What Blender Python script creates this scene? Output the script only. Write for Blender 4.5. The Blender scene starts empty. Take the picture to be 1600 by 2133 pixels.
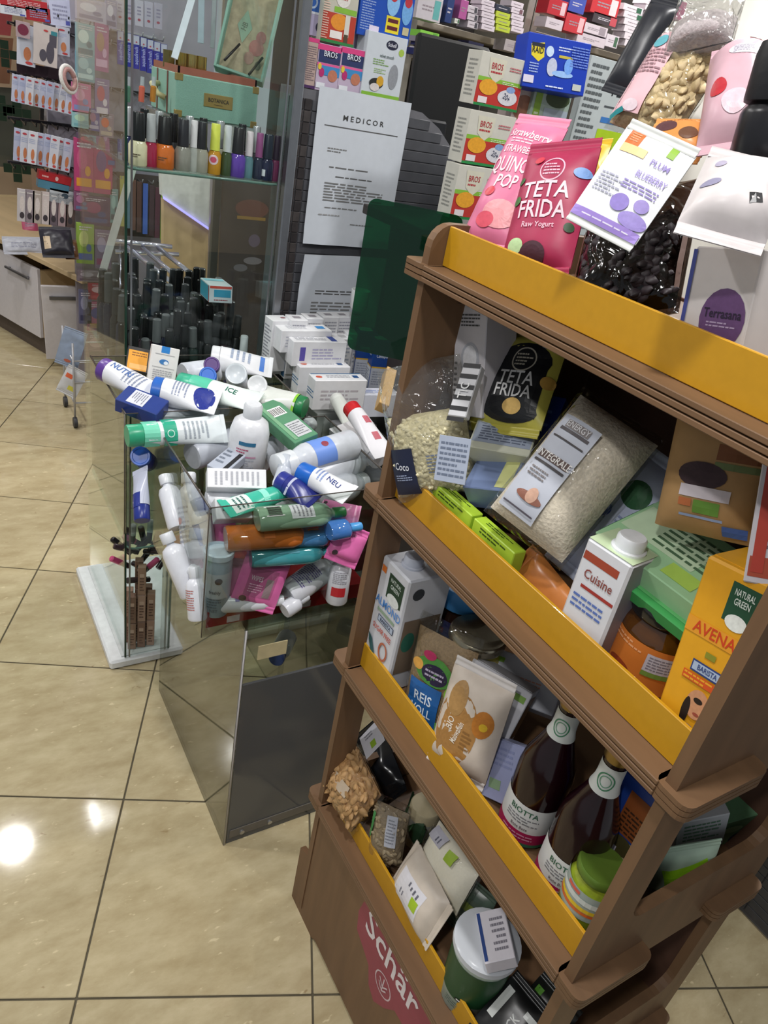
import bpy, bmesh, math, random
from mathutils import Vector as V, Matrix, noise
R = random.Random(7)
C = bpy.context.scene.collection
scene = bpy.context.scene
# ---------------- camera
CAM = V((-.5591, -.8385, 1.5763)); FPX = 1540.47
CM = Matrix(((0.85255, 0.11913, -0.50889), (-0.49356, 0.50377, -0.70895), (0.17191, 0.85558, 0.48829)))
cd = bpy.data.cameras.new('camera'); cam = bpy.data.objects.new('camera', cd); C.objects.link(cam)
cd.sensor_fit = 'VERTICAL'; cd.sensor_height = 36; cd.sensor_width = 27; cd.lens = FPX*36/2133; cd.clip_start = .02
cam.matrix_world = Matrix.Translation(CAM) @ CM.to_4x4()
scene.camera = cam
# ---------------- light and exposure
w = bpy.data.worlds.new('room_air'); scene.world = w; w.use_nodes = True
w.node_tree.nodes['Background'].inputs[0].default_value = (.90, .95, 1, 1)
w.node_tree.nodes['Background'].inputs[1].default_value = .34
vs = scene.view_settings
vs.view_transform = 'Standard'; vs.look = 'None'; vs.gamma = 1; vs.use_curve_mapping = False; vs.exposure = 0.0
scene.cycles.transparent_max_bounces = 40; scene.cycles.max_bounces = 10; scene.cycles.sample_clamp_indirect = 6
CEIL = 2.85
LAMPS = [(-1.3, .9), (-1.3, 2.7), (-.9, 5.3), (2.7, 1.8), (1.9, 1.2), (-.45, -.5), (.9, -.3), (2.2, 2.5), (-1.5, -1.0), (1.5, .1)]  # the lamp nearest the far left wall is added to brighten that wall
# ---------------- helpers
def ray(x, y): return CM @ V(((x-800)/FPX, -(y-1066.5)/FPX, -1))
def at(x, y, **k):
    "point of a real plane X=, Y= or Z= that shows at a pixel of the 1600x2133 frame"
    r = ray(x, y)
    if 'D' in k: return CAM + r.normalized()*k['D']
    i, v = [('XYZ'.index(a), b) for a, b in k.items()][0]
    return CAM + r*((v-CAM[i])/r[i])
_m = {}
def lin(c): return tuple((x/12.92 if x <= .04045 else ((x+.055)/1.055)**2.4) for x in c)
def hx(s): return lin(tuple(int(s[i:i+2], 16)/255 for i in (0, 2, 4)))
def mat(col, rough=.45, metal=0, var=.06, scale=60, bump=0, trans=0, coat=0, kind='', emis=0):
    key = (col, rough, metal, var, scale, bump, trans, coat, kind, emis)
    if key in _m: return _m[key]
    m = bpy.data.materials.new('mat_'+str(len(_m))); _m[key] = m; m.use_nodes = True
    nt = m.node_tree; n = nt.nodes; b = n['Principled BSDF']; L = nt.links.new
    c = hx(col) if isinstance(col, str) else col
    tc = n.new('ShaderNodeTexCoord'); ns = n.new('ShaderNodeTexNoise'); ns.inputs['Scale'].default_value = scale; ns.inputs['Detail'].default_value = 3
    L(tc.outputs['Object'], ns.inputs['Vector'])
    rp = n.new('ShaderNodeValToRGB'); e = rp.color_ramp.elements
    e[0].position = .3; e[1].position = .7
    e[0].color = tuple(max(0, x*(1-var)) for x in c)+(1,); e[1].color = tuple(min(1, x*(1+var)) for x in c)+(1,)
    L(ns.outputs['Fac'], rp.inputs['Fac']); L(rp.outputs['Color'], b.inputs['Base Color'])
    b.inputs['Roughness'].default_value = rough; b.inputs['Metallic'].default_value = metal
    b.inputs['Transmission Weight'].default_value = trans; b.inputs['Coat Weight'].default_value = coat
    b.inputs['IOR'].default_value = 1.45
    if bump:
        bp = n.new('ShaderNodeBump'); bp.inputs['Strength'].default_value = bump; bp.inputs['Distance'].default_value = .003
        L(ns.outputs['Fac'], bp.inputs['Height']); L(bp.outputs['Normal'], b.inputs['Normal'])
    if emis:
        b.inputs['Emission Color'].default_value = c+(1,); b.inputs['Emission Strength'].default_value = emis
    if kind == 'grain':      # long grain or streaks along local Y
        mp = n.new('ShaderNodeMapping'); mp.inputs['Scale'].default_value = (1, .12, 1)
        L(tc.outputs['Object'], mp.inputs['Vector']); L(mp.outputs['Vector'], ns.inputs['Vector'])
    return m
def clear(tint='FFFFFF', rough=.02, ior=1.49, wr=0, amt=1., scale=40, haze=0., hz='DCE0E6'):
    "acrylic, glass or film: see-through with mirror-like reflection that grows at grazing angles"
    key = ('clear', tint, rough, ior, wr, amt, scale, haze, hz)
    if key in _m: return _m[key]
    m = bpy.data.materials.new('clear_'+str(len(_m))); _m[key] = m; m.use_nodes = True
    nt = m.node_tree; n = nt.nodes; L = nt.links.new; n.remove(n['Principled BSDF'])
    o = n['Material Output']; tr = n.new('ShaderNodeBsdfTransparent'); gl = n.new('ShaderNodeBsdfGlossy'); fr = n.new('ShaderNodeFresnel'); mx = n.new('ShaderNodeMixShader')
    tr.inputs[0].default_value = hx(tint)+(1,); gl.inputs['Roughness'].default_value = rough; fr.inputs[0].default_value = ior
    gl.inputs[0].default_value = (amt, amt, amt, 1)
    if wr:
        tc = n.new('ShaderNodeTexCoord'); ns = n.new('ShaderNodeTexNoise'); ns.inputs['Scale'].default_value = scale; ns.inputs['Detail'].default_value = 2; ns.inputs['Distortion'].default_value = 1.2
        bp = n.new('ShaderNodeBump'); bp.inputs['Strength'].default_value = wr; bp.inputs['Distance'].default_value = .01
        L(tc.outputs['Object'], ns.inputs['Vector']); L(ns.outputs['Fac'], bp.inputs['Height'])
        L(bp.outputs['Normal'], gl.inputs['Normal']); L(bp.outputs['Normal'], fr.inputs['Normal'])
    ge = n.new('ShaderNodeNewGeometry'); ma = n.new('ShaderNodeMath'); ma.operation = 'MULTIPLY_ADD'; ma.inputs[1].default_value = 1/ior-ior; ma.inputs[2].default_value = ior
    L(ge.outputs['Backfacing'], ma.inputs[0]); L(ma.outputs[0], fr.inputs[0])      # the same reflectance on both faces of a sheet
    L(fr.outputs[0], mx.inputs[0]); L(tr.outputs[0], mx.inputs[1]); L(gl.outputs[0], mx.inputs[2]); last = mx.outputs[0]
    if haze:
        df = n.new('ShaderNodeBsdfDiffuse'); df.inputs[0].default_value = hx(hz)+(1,); m2 = n.new('ShaderNodeMixShader'); m2.inputs[0].default_value = haze
        L(last, m2.inputs[1]); L(df.outputs[0], m2.inputs[2]); last = m2.outputs[0]
    L(last, o.inputs[0]); return m
class MB:
    def __init__(s): s.v = []; s.f = []; s.m = []; s.mats = []; s.sm = []
    def mi(s, m):
        if m not in s.mats: s.mats.append(m)
        return s.mats.index(m)
    def add(s, vs_, fs, m, T=None, smooth=False):
        k = len(s.v); i = s.mi(m)
        s.v += [tuple(T @ V(p)) if T is not None else tuple(p) for p in vs_]
        for f in fs: s.f.append(tuple(a+k for a in f)); s.m.append(i); s.sm.append(smooth)
        return s
    def box(s, x0, x1, y0, y1, z0, z1, m, b=0, T=None):
        if x0 > x1: x0, x1 = x1, x0
        if y0 > y1: y0, y1 = y1, y0
        if z0 > z1: z0, z1 = z1, z0
        b = min(b, (x1-x0)*.45, (y1-y0)*.45, (z1-z0)*.45)
        if b <= 0:
            vs_ = [(x, y, z) for z in (z0, z1) for y in (y0, y1) for x in (x0, x1)]
            return s.add(vs_, [(0, 2, 3, 1), (4, 5, 7, 6), (0, 1, 5, 4), (2, 6, 7, 3), (0, 4, 6, 2), (1, 3, 7, 5)], m, T)
        vs_ = []; ix = {}
        X = (x0, x1); Y = (y0, y1); Z = (z0, z1)
        for i in (0, 1):
            for j in (0, 1):
                for k in (0, 1):
                    dx, dy, dz = b*(1-2*i), b*(1-2*j), b*(1-2*k)
                    for a, p in (('x', (X[i], Y[j]+dy, Z[k]+dz)), ('y', (X[i]+dx, Y[j], Z[k]+dz)), ('z', (X[i]+dx, Y[j]+dy, Z[k]))):
                        ix[i, j, k, a] = len(vs_); vs_.append(p)
        F = []
        def q(l, cen):
            P = [V(vs_[t]) for t in l]; nn = (P[1]-P[0]).cross(P[2]-P[0]); mid = sum(P, V((0, 0, 0)))/len(P)
            F.append(tuple(l) if nn.dot(mid-cen) > 0 else tuple(reversed(l)))
        cen = V(((x0+x1)/2, (y0+y1)/2, (z0+z1)/2))
        for i in (0, 1):
            q([ix[i, 0, 0, 'x'], ix[i, 1, 0, 'x'], ix[i, 1, 1, 'x'], ix[i, 0, 1, 'x']], cen)
            q([ix[0, i, 0, 'y'], ix[1, i, 0, 'y'], ix[1, i, 1, 'y'], ix[0, i, 1, 'y']], cen)
            q([ix[0, 0, i, 'z'], ix[1, 0, i, 'z'], ix[1, 1, i, 'z'], ix[0, 1, i, 'z']], cen)
            for j in (0, 1):
                q([ix[i, j, 0, 'x'], ix[i, j, 1, 'x'], ix[i, j, 1, 'y'], ix[i, j, 0, 'y']], cen)
                q([ix[i, 0, j, 'x'], ix[i, 1, j, 'x'], ix[i, 1, j, 'z'], ix[i, 0, j, 'z']], cen)
                q([ix[0, i, j, 'y'], ix[1, i, j, 'y'], ix[1, i, j, 'z'], ix[0, i, j, 'z']], cen)
                for k in (0, 1): q([ix[i, j, k, 'x'], ix[i, j, k, 'y'], ix[i, j, k, 'z']], cen)
        return s.add(vs_, F, m, T)
    def lathe(s, prof, m, n=20, T=None, sx=1, sy=1, caps=True, smooth=True):
        "profile of (radius, height) pairs turned about local Y"
        vs_ = []; F = []; runs = [[prof[0]]]
        for i in range(1, len(prof)):
            runs[-1].append(prof[i])
            if i < len(prof)-1:      # a crease where the outline turns sharply: start new rings there
                a = V((prof[i][0]-prof[i-1][0], prof[i][1]-prof[i-1][1])); b = V((prof[i+1][0]-prof[i][0], prof[i+1][1]-prof[i][1]))
                if a.length > 1e-7 and b.length > 1e-7 and a.angle(b) > .75: runs.append([prof[i]])
        def ring(r, h):
            k0 = len(vs_)
            for k in range(n): a = 2*math.pi*k/n; vs_.append((r*sx*math.sin(a), h, r*sy*math.cos(a)))
            return k0
        for run in runs:
            R0 = [ring(*p) for p in run]
            for p, q_ in zip(R0, R0[1:]):
                for k in range(n): F.append((p+k, p+(k+1) % n, q_+(k+1) % n, q_+k))
        if caps:
            if prof[0][0] > 1e-5: k0 = ring(*prof[0]); F.append(tuple(reversed(range(k0, k0+n))))
            if prof[-1][0] > 1e-5: k0 = ring(*prof[-1]); F.append(tuple(range(k0, k0+n)))
        return s.add(vs_, F, m, T, smooth)
    def tube(s, pts, r, m, n=8, T=None):
        P = [V(p) for p in pts]; vs_ = []; F = []
        for i, p in enumerate(P):
            t = (P[min(i+1, len(P)-1)]-P[max(i-1, 0)]).normalized()
            a = t.cross(V((0, 0, 1)));  a = a.normalized() if a.length > .05 else t.cross(V((1, 0, 0))).normalized()
            b2 = t.cross(a)
            for k in range(n):
                g = 2*math.pi*k/n; vs_.append(p+a*r*math.cos(g)+b2*r*math.sin(g))
        for i in range(len(P)-1):
            for k in range(n): F.append((i*n+k, i*n+(k+1) % n, (i+1)*n+(k+1) % n, (i+1)*n+k))
        F += [tuple(reversed(range(n))), tuple(range((len(P)-1)*n, len(P)*n))]
        return s.add(vs_, F, m, T, True)
    def prism(s, poly, z0, z1, m, T=None, smooth=False):
        "polygon (x, y) pushed from z0 to z1"
        n = len(poly); a = sum(poly[i][0]*poly[(i+1) % n][1]-poly[(i+1) % n][0]*poly[i][1] for i in range(n))
        if a < 0: poly = poly[::-1]
        vs_ = [(x, y, z0) for x, y in poly]+[(x, y, z1) for x, y in poly]
        return s.add(vs_, [tuple(reversed(range(n))), tuple(range(n, 2*n))]+[(i, (i+1) % n, n+(i+1) % n, n+i) for i in range(n)], m, T, smooth)
    def surf(s, fn, nu, nv, m, T=None, smooth=True, wrap=False):
        vs_ = [fn(i/nu, j/nv) for j in range(nv+1) for i in range(nu+1)]
        return s.add(vs_, [(j*(nu+1)+i, j*(nu+1)+i+1, (j+1)*(nu+1)+i+1, (j+1)*(nu+1)+i) for j in range(nv) for i in range(nu)], m, T, smooth)
    def mesh(s, name):
        me = bpy.data.meshes.new(name); me.from_pydata(s.v, [], s.f)
        for m in s.mats: me.materials.append(m)
        me.polygons.foreach_set('material_index', s.m); me.polygons.foreach_set('use_smooth', s.sm); me.update(); return me
    def build(s, name, parent=None, M=None):
        o = bpy.data.objects.new(name, s.mesh(name)); C.objects.link(o)
        if parent is not None: o.parent = parent
        if M is not None: o.matrix_basis = M
        return o
def tag(o, label, cat, group=None, kind=None):
    if label: o['label'] = label
    if cat: o['category'] = cat
    if group: o['group'] = group
    if kind: o['kind'] = kind
    return o
def thing(name, label, cat, M, group=None):
    o = bpy.data.objects.new(name, None); C.objects.link(o); o.empty_display_size = .02; o.matrix_basis = M
    return tag(o, label, cat, group)
def fr(p, up=(0, 0, 1), face=(0, -1, 0)):
    "frame: local Y along up, local Z towards face"
    y = V(up).normalized(); z = V(face); z = (z-y*z.dot(y)).normalized(); x = y.cross(z)
    return Matrix.Translation(V(p)) @ Matrix((x, y, z)).transposed().to_4x4()
def turn(M, deg, ax='Z'): return M @ Matrix.Rotation(math.radians(deg), 4, ax)
# ---- printing on packages
_txt = {}
def glyphs(t, bold=False):
    if t in _txt: return _txt[t]
    cu = bpy.data.curves.new('t', 'FONT'); cu.body = t; cu.align_x = 'CENTER'; cu.align_y = 'CENTER'; cu.resolution_u = 2; cu.size = 1; cu.offset = .012
    ob = bpy.data.objects.new('t', cu); C.objects.link(ob)
    dg = bpy.context.evaluated_depsgraph_get(); me = bpy.data.meshes.new_from_object(ob.evaluated_get(dg))
    r = ([tuple(v.co) for v in me.vertices], [tuple(p.vertices) for p in me.polygons])
    bpy.data.objects.remove(ob); bpy.data.curves.remove(cu); bpy.data.meshes.remove(me); _txt[t] = r; return r
def flat(w, h, d, M=None):
    M = M or Matrix.Identity(4)
    return (lambda x, y, o: M @ V((x, y, d+o))), 9
def art(root, sf, items, rough=.5):
    f, cell = sf; g = MB(); tx = MB()
    for k, it in enumerate(items):
        o = .0004+.00012*k; c = it[0]
        if c == 't':
            _, x, y, sz, t, col = it[:6]; rot = math.radians(it[6]) if len(it) > 6 else 0; wd = it[7] if len(it) > 7 else .8
            vs_, fs = glyphs(t); cr, sr = math.cos(rot), math.sin(rot)
            P = [(px*sz*wd, py*sz) for px, py, _ in vs_]
            tx.add([f(x+a*cr-b*sr, y+a*sr+b*cr, o+.0004) for a, b in P], fs, mat(col, rough, 0, .02))
        elif c == 'r':
            _, x, y, w_, h_, col = it[:6]; rot = math.radians(it[6]) if len(it) > 6 else 0
            nu = max(1, int(math.ceil(w_/cell))); nv = max(1, int(math.ceil(h_/cell))); cr, sr = math.cos(rot), math.sin(rot)
            g.surf(lambda u, v: f(x+(u-.5)*w_*cr-(v-.5)*h_*sr, y+(u-.5)*w_*sr+(v-.5)*h_*cr, o), nu, nv, mat(col, rough, 0, .04), smooth=False)
        elif c == 'e':
            _, x, y, w_, h_, col = it[:6]
            rings = 1 if cell > 1 else 3; vs_ = [f(x, y, o)]; n = 20; F = []
            for q in range(1, rings+1):
                for a in range(n): t = 2*math.pi*a/n; vs_.append(f(x+w_/2*q/rings*math.cos(t), y+h_/2*q/rings*math.sin(t), o))
            F += [(0, 1+a, 1+(a+1) % n) for a in range(n)]
            for q in range(rings-1): F += [(1+q*n+a, 1+(q+1)*n+a, 1+(q+1)*n+(a+1) % n, 1+q*n+(a+1) % n) for a in range(n)]
            g.add(vs_, F, mat(col, rough, 0, .08, 200))
        elif c == 'o':      # ring
            _, x, y, w_, h_, th, col = it; n = 24
            vs_ = [f(x+(w_/2-q*th)*math.cos(2*math.pi*a/n), y+(h_/2-q*th)*math.sin(2*math.pi*a/n), o) for q in (0, 1) for a in range(n)]
            g.add(vs_, [(a, (a+1) % n, n+(a+1) % n, n+a) for a in range(n)], mat(col, rough, 0, .02))
        elif c == 'l':      # lines of fine print
            _, x, y, w_, h_, n, col = it; rr = random.Random(int(x*1e4)+n*7+int(y*1e3))
            for i in range(n):
                yy = y+h_/2-(i+.5)*h_/n; xx = x-w_/2; end = x+w_/2*(1 if rr.random() < .7 else .4)
                while xx < end-.0008:
                    ln = min(rr.uniform(.08, .24)*w_, end-xx)
                    g.add([f(xx, yy-h_/n*.22, o), f(xx+ln, yy-h_/n*.22, o), f(xx+ln, yy+h_/n*.22, o), f(xx, yy+h_/n*.22, o)], [(0, 1, 2, 3)], mat(col, rough, 0, .02)); xx += ln+w_*.03
        elif c == 'b':      # bar code on white
            _, x, y, w_, h_ = it; rr = random.Random(3)
            g.add([f(x-w_/2, y-h_/2, o), f(x+w_/2, y-h_/2, o), f(x+w_/2, y+h_/2, o), f(x-w_/2, y+h_/2, o)], [(0, 1, 2, 3)], mat('EDEDED', .5, 0, .02))
            xx = x-w_*.42
            while xx < x+w_*.4:
                b_ = w_*rr.choice((.02, .035, .05)); g.add([f(xx, y-h_*.38, o+.0002), f(xx+b_, y-h_*.38, o+.0002), f(xx+b_, y+h_*.38, o+.0002), f(xx, y+h_*.38, o+.0002)], [(0, 1, 2, 3)], mat('202020', .5, 0, .02)); xx += b_*2.1
        elif c == 'p':
            _, pts, col = it; g.add([f(x, y, o) for x, y in pts], [tuple(range(len(pts)))], mat(col, rough, 0, .05))
    if g.v: g.build('printing', root)
    if tx.v: tx.build('lettering', root)
# ================= the room
def depth(P): return -(CM.transposed() @ (V(P)-CAM)).z
def m_per_px(P): return depth(P)/FPX
T_ = .45; e1 = V((.9125, -.409, 0)); e2 = V((.409, .9125, 0)); TO = at(159.4, 2079.7, Z=0)
grout = mat('57503F', .8, 0, .15, 30)
fl = MB(); fl.box(-3, 4.2, -2.2, 6.2, -.05, -.003, grout); floor = tag(fl.build('floor'), None, None, None, 'structure')
floor['label'] = 'polished beige stone floor tiles with thin dark joints'
def tile_mat():
    m = bpy.data.materials.new('polished_travertine'); m.use_nodes = True; nt = m.node_tree; n = nt.nodes; L = nt.links.new; b = n['Principled BSDF']
    g = n.new('ShaderNodeNewGeometry'); oi = n.new('ShaderNodeObjectInfo'); ad = n.new('ShaderNodeVectorMath'); ad.operation = 'MULTIPLY_ADD'
    L(oi.outputs['Random'], ad.inputs[0]); ad.inputs[1].default_value = (9, 7, 5); L(g.outputs['Position'], ad.inputs[2])
    mp = n.new('ShaderNodeMapping'); mp.inputs['Scale'].default_value = (1, 2.2, 1); mp.inputs['Rotation'].default_value = (0, 0, .42); L(ad.outputs[0], mp.inputs[0])
    a = n.new('ShaderNodeTexNoise'); a.inputs['Scale'].default_value = 9; a.inputs['Detail'].default_value = 8; a.inputs['Roughness'].default_value = .65; L(mp.outputs[0], a.inputs[0])
    r = n.new('ShaderNodeValToRGB'); e = r.color_ramp.elements; e[0].position = .3; e[1].position = .72
    e[0].color = hx('A69673')+(1,); e[1].color = hx('C4B795')+(1,); L(a.outputs['Fac'], r.inputs[0])
    s = n.new('ShaderNodeTexNoise'); s.inputs['Scale'].default_value = 38; s.inputs['Detail'].default_value = 3; L(mp.outputs[0], s.inputs[0])
    for (p0, p1, col, prev) in ((.66, .74, 'D0C29E', None), (.70, .80, '8A7450', 1)):
        q = n.new('ShaderNodeValToRGB'); q.color_ramp.elements[0].position = p0; q.color_ramp.elements[1].position = p1
        mx = n.new('ShaderNodeMix'); mx.data_type = 'RGBA'
        if prev:
            s = n.new('ShaderNodeTexNoise'); s.inputs['Scale'].default_value = 23; s.inputs['Detail'].default_value = 4; s.inputs['Distortion'].default_value = .6; L(mp.outputs[0], s.inputs[0])
        L(s.outputs['Fac'], q.inputs[0]); L(q.outputs[0], mx.inputs['Factor']); L(last if prev else r.outputs[0], mx.inputs['A']); mx.inputs['B'].default_value = hx(col)+(1,); last = mx.outputs['Result']
    hs = n.new('ShaderNodeHueSaturation'); mr = n.new('ShaderNodeMapRange'); mr.inputs['To Min'].default_value = .93; mr.inputs['To Max'].default_value = 1.05
    L(oi.outputs['Random'], mr.inputs[0]); L(mr.outputs[0], hs.inputs['Value']); L(last, hs.inputs['Color']); L(hs.outputs[0], b.inputs['Base Color'])
    b.inputs['Roughness'].default_value = .075; b.inputs['IOR'].default_value = 1.5; return m
tm = tile_mat(); tb = MB(); h = T_/2-.002
tb.box(-h, h, -h, h, -.003, 0, tm, .0012); tme = tb.mesh('tile')
for i in range(-4, 7):
    for j in range(-2, 13):
        p = TO+e1*((i+.5)*T_)+e2*((j+.5)*T_)
        if not (-2.0 < p.x < 3.6 and -1.2 < p.y < 5.6): continue
        o = bpy.data.objects.new('tile', tme); C.objects.link(o); o.parent = floor
        o.matrix_basis = Matrix.Translation(p) @ Matrix.Rotation(-.4213, 4, 'Z')
b = MB(); b.box(-3, 4.2, -2.2, 6.2, CEIL, CEIL+.05, mat('E8E8E6', .8, 0, .03)); tag(b.build('ceiling'), 'plain white ceiling with round downlights', None, None, 'structure')
for i, (x, y) in enumerate([(-.427, 2.507)]+LAMPS+[(.042, 2.557)]):
    rt = thing('ceiling_light', ['round downlight above the left aisle in front of the hanging rack', 'round downlight in the ceiling above the shop floor'][min(i, 1)] if i < 11 else 'round recessed light beside the first aisle downlight, cut to its half reflection', 'ceiling light', Matrix.Translation((x, y, CEIL)), None if i in (0, 11) else 'round ceiling downlights')
    if i == 11:
        q = MB(); q.prism([(.0, -.1)]+[(.045*math.sin(math.pi*a/12), -.1*math.cos(math.pi*a/12)) for a in range(1, 12)]+[(0, .1)], -.01, 0, mat('FFFFFF', .5, emis=60)); q.build('diffuser', rt); continue  # round lamp shaped as a half disc to give a half reflection
    q = MB(); T = Matrix.Rotation(-math.pi/2, 4, 'X'); q.lathe([(.125, -.0), (.13, .012), (.105, .016), (.1, .0)], mat('F0F0F0', .3), 28, T, caps=False); q.build('trim_ring', rt)
    q = MB(); q.lathe([(0, .006), (.075, .006)], mat('FFFFFF', .5, emis=6 if i else 10), 28, T, caps=False); q.build('diffuser', rt)
    ld = bpy.data.lights.new('downlight', 'AREA'); ld.shape = 'DISK'; ld.size = .15; ld.energy = (20 if i in (6, 7) else 9 if i == 10 else 20) if i else 14; ld.color = (1, .985, .97)
    lo = bpy.data.objects.new('downlight', ld); C.objects.link(lo); lo.parent = rt; lo.location = (0, 0, -.03)
wallm = mat('D8D5CE', .7, 0, .04, 8)
def wall(nm, lb, *a, m=wallm): q = MB(); q.box(*a, m); return tag(q.build(nm), lb, None, None, 'structure')
wall('wall_back', 'pale wall behind the pharmacy shelves', 1.2, 4.2, 2.95, 3.05, 0, CEIL)
wall('wall_right', 'pale side wall behind the counter', 3.4, 3.5, -2.2, 3.0, 0, CEIL)
wall('wall_left', 'warm lit wall beyond the entrance', -3, 1.25, 6.1, 6.2, 0, CEIL, m=mat('D9B79A', .7, 0, .12, 3))
# ================= mosaic clad counter end with two notices
slate = mat('4A4B50', .42, 0, .14, 25); joint = mat('66666B', .6)
def holed(outer, holes, th, m):
    "plate in local XY (Z thickness) with holes"
    bm = bmesh.new(); E = []
    for lp in [outer]+holes:
        vs_ = [bm.verts.new((x, y, 0)) for x, y in lp]
        E += [bm.edges.new((vs_[i], vs_[(i+1) % len(vs_)])) for i in range(len(vs_))]
    bmesh.ops.triangle_fill(bm, use_beauty=True, use_dissolve=False, edges=E)
    bmesh.ops.recalc_face_normals(bm, faces=bm.faces)
    r = bmesh.ops.extrude_face_region(bm, geom=list(bm.faces)); bmesh.ops.translate(bm, vec=(0, 0, th), verts=[g for g in r['geom'] if isinstance(g, bmesh.types.BMVert)])
    bmesh.ops.recalc_face_normals(bm, faces=bm.faces)
    q = MB(); q.add([tuple(v.co) for v in bm.verts], [tuple(v.index for v in f.verts) for f in (bm.verts.index_update() or bm.faces)], m); bm.free(); return q
def rrect(x0, x1, y0, y1, r, n=5):
    P = []
    for cx, cy, a0 in ((x1-r, y1-r, 0), (x0+r, y1-r, 90), (x0+r, y0+r, 180), (x1-r, y0+r, 270)):
        P += [(cx+r*math.cos(math.radians(a0+90*i/n)), cy+r*math.sin(math.radians(a0+90*i/n))) for i in range(n+1)]
    return P
YC = .90       # front face of the counter end
cx0 = at(592, 300, Y=YC).x; ctop = at(745, 205, Y=YC).z
CURVE = [(at(x, y, Y=YC).x, at(x, y, Y=YC).z) for x, y in ((835, 219), (880, 235), (915, 268), (938, 305), (952, 350), (957, 420))]; cx1 = CURVE[-1][0]
CURVE[0] = (CURVE[0][0], ctop)
def cedge(z):   # right edge of the counter end at height z
    if z <= CURVE[-1][1]: return cx1
    for (x0, z0), (x1, z1) in zip(CURVE, CURVE[1:]):
        if z1 <= z <= z0: return x0+(x1-x0)*(z0-z)/(z0-z1)
    return CURVE[0][0]
ct = thing('counter_end', 'dark grey strip-clad counter end with rounded top corner behind the stand', 'counter', Matrix.Translation((.34, YC+.02, 0)))
outl = [(cx0-.34, .15), (cx1-.34, .15)]+[(x-.34, z) for x, z in reversed(CURVE)]+[(cx0-.34, ctop)]
q = MB(); q.prism(outl, -.03, .02, joint, Matrix.Rotation(math.pi/2, 4, 'X')); q.build('core_panel', ct)
q = MB(); q.box(.0, .18, .05, .12, 0, .149, mat('3A3A3C', .5)); q.box(.0, .18, -.0, .12, .15, 1.2, mat('3A3A3C', .5)); q.build('base', ct)
xm = at(640, 300, Y=YC).x-.34
for r_ in range(60):
    z0 = .152+r_*.0242; z1 = z0+.0228
    if z1 > ctop-.002: break
    q = MB(); q.box(xm+.001, cedge(z1)-.34-.004, -.0235, -.0185, z0, z1, slate, .0012); q.build('cladding_strip', ct)
    if z0 > .8:
        for c_ in range(3):
            wv = (xm-(cx0-.34))/3; q = MB(); q.box(cx0-.34+c_*wv+.001, cx0-.34+(c_+1)*wv-.001, -.0235, -.0185, z0, z1, mat(('3A3535', '45403F', '332F30')[(r_*7+c_*3) % 3], .3, 0, .2), .001); q.build('mosaic_tile', ct)
def sheet(name, label, M, w_, h_, items, curl):
    def f(x, y, o=0):
        u, v = x/w_+.5, y/h_+.5; z = .0025+.0015*math.sin(9*u+5*v)+curl(u, v)
        return V((x, y, z+o))
    q = MB(); q.surf(lambda u, v: f((u-.5)*w_, (v-.5)*h_), 14, 18, mat('C6CCD4', .6, 0, .02)); o = q.build(name, None, M); tag(o, label, 'notice')
    art(o, (f, .02), items); return o
sheet('notice_sheet', 'typed white letter sheet taped to the grey counter end, upper one', fr(at(741, 362, Y=YC-.006), face=(0, -1, 0)), .246, .342,
      [('t', .0, .115, .016, 'M E D I C O R', '3A3A3A', 0, 1.15), ('r', 0, .095, .2, .0022, '555555'), ('l', -.06, .045, .05, .012, 2, '777777'),
       ('l', 0, .008, .15, .006, 1, '666666'), ('l', -.005, -.012, .1, .005, 1, '555555'), ('l', 0, -.047, .165, .045, 7, '777777'), ('l', -.03, -.083, .09, .005, 1, '777777'),
       ('l', -.06, -.1, .06, .006, 1, '999999'), ('l', .035, -.118, .065, .005, 1, '777777')], lambda u, v: .004*max(0, .15-v)*6)
sheet('notice_sheet', 'lower white paper notice with curling top corner behind the stacked boxes', fr(at(700, 668, Y=YC-.008), face=(0, -1, 0)), .246, .342,
      [('l', .0, .075, .15, .014, 2, '555555'), ('l', .0, .035, .165, .035, 4, '777777'), ('l', .0, -.01, .165, .035, 4, '777777'), ('l', .0, -.06, .165, .035, 4, '777777')],
      lambda u, v: .02*max(0, v-.75)*4*max(0, .6-u)+.012*max(0, .35-u))
# ================= wooden display stand with yellow lips
wood = mat('6F533A', .55, 0, .12, 45, .15, kind='grain'); wood_d = mat('66493A', .6, 0, .12, 30); edge_d = mat('4B3020', .8); yel = mat('C08E1A', .38, 0, .03, 90, coat=.15)
st = thing('display_stand', 'brown fibreboard display stand with four shelves and yellow front lips', 'display stand', Matrix.Translation((0, 0, 0)))
SH = [.365, .720, 1.055, 1.396]     # top faces of the shelves
def side_mesh():
    outer = rrect(.002, .372, 0, 1.447, .03); holes = []
    lv = [0]+SH
    for i in range(3):
        z0 = (lv[i]+.085) if i else .06; z1 = SH[i]-(.075 if i == 3 else .045)
        holes.append(rrect(.055, .322, z0, z1, .03))
    return holed(outer, holes, .014, wood)
for y in (-.030, -.598):
    s = side_mesh(); o = s.build('side_panel', st, Matrix.Translation((0, y, 0)) @ Matrix.Rotation(math.pi/2, 4, 'X'))
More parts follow.
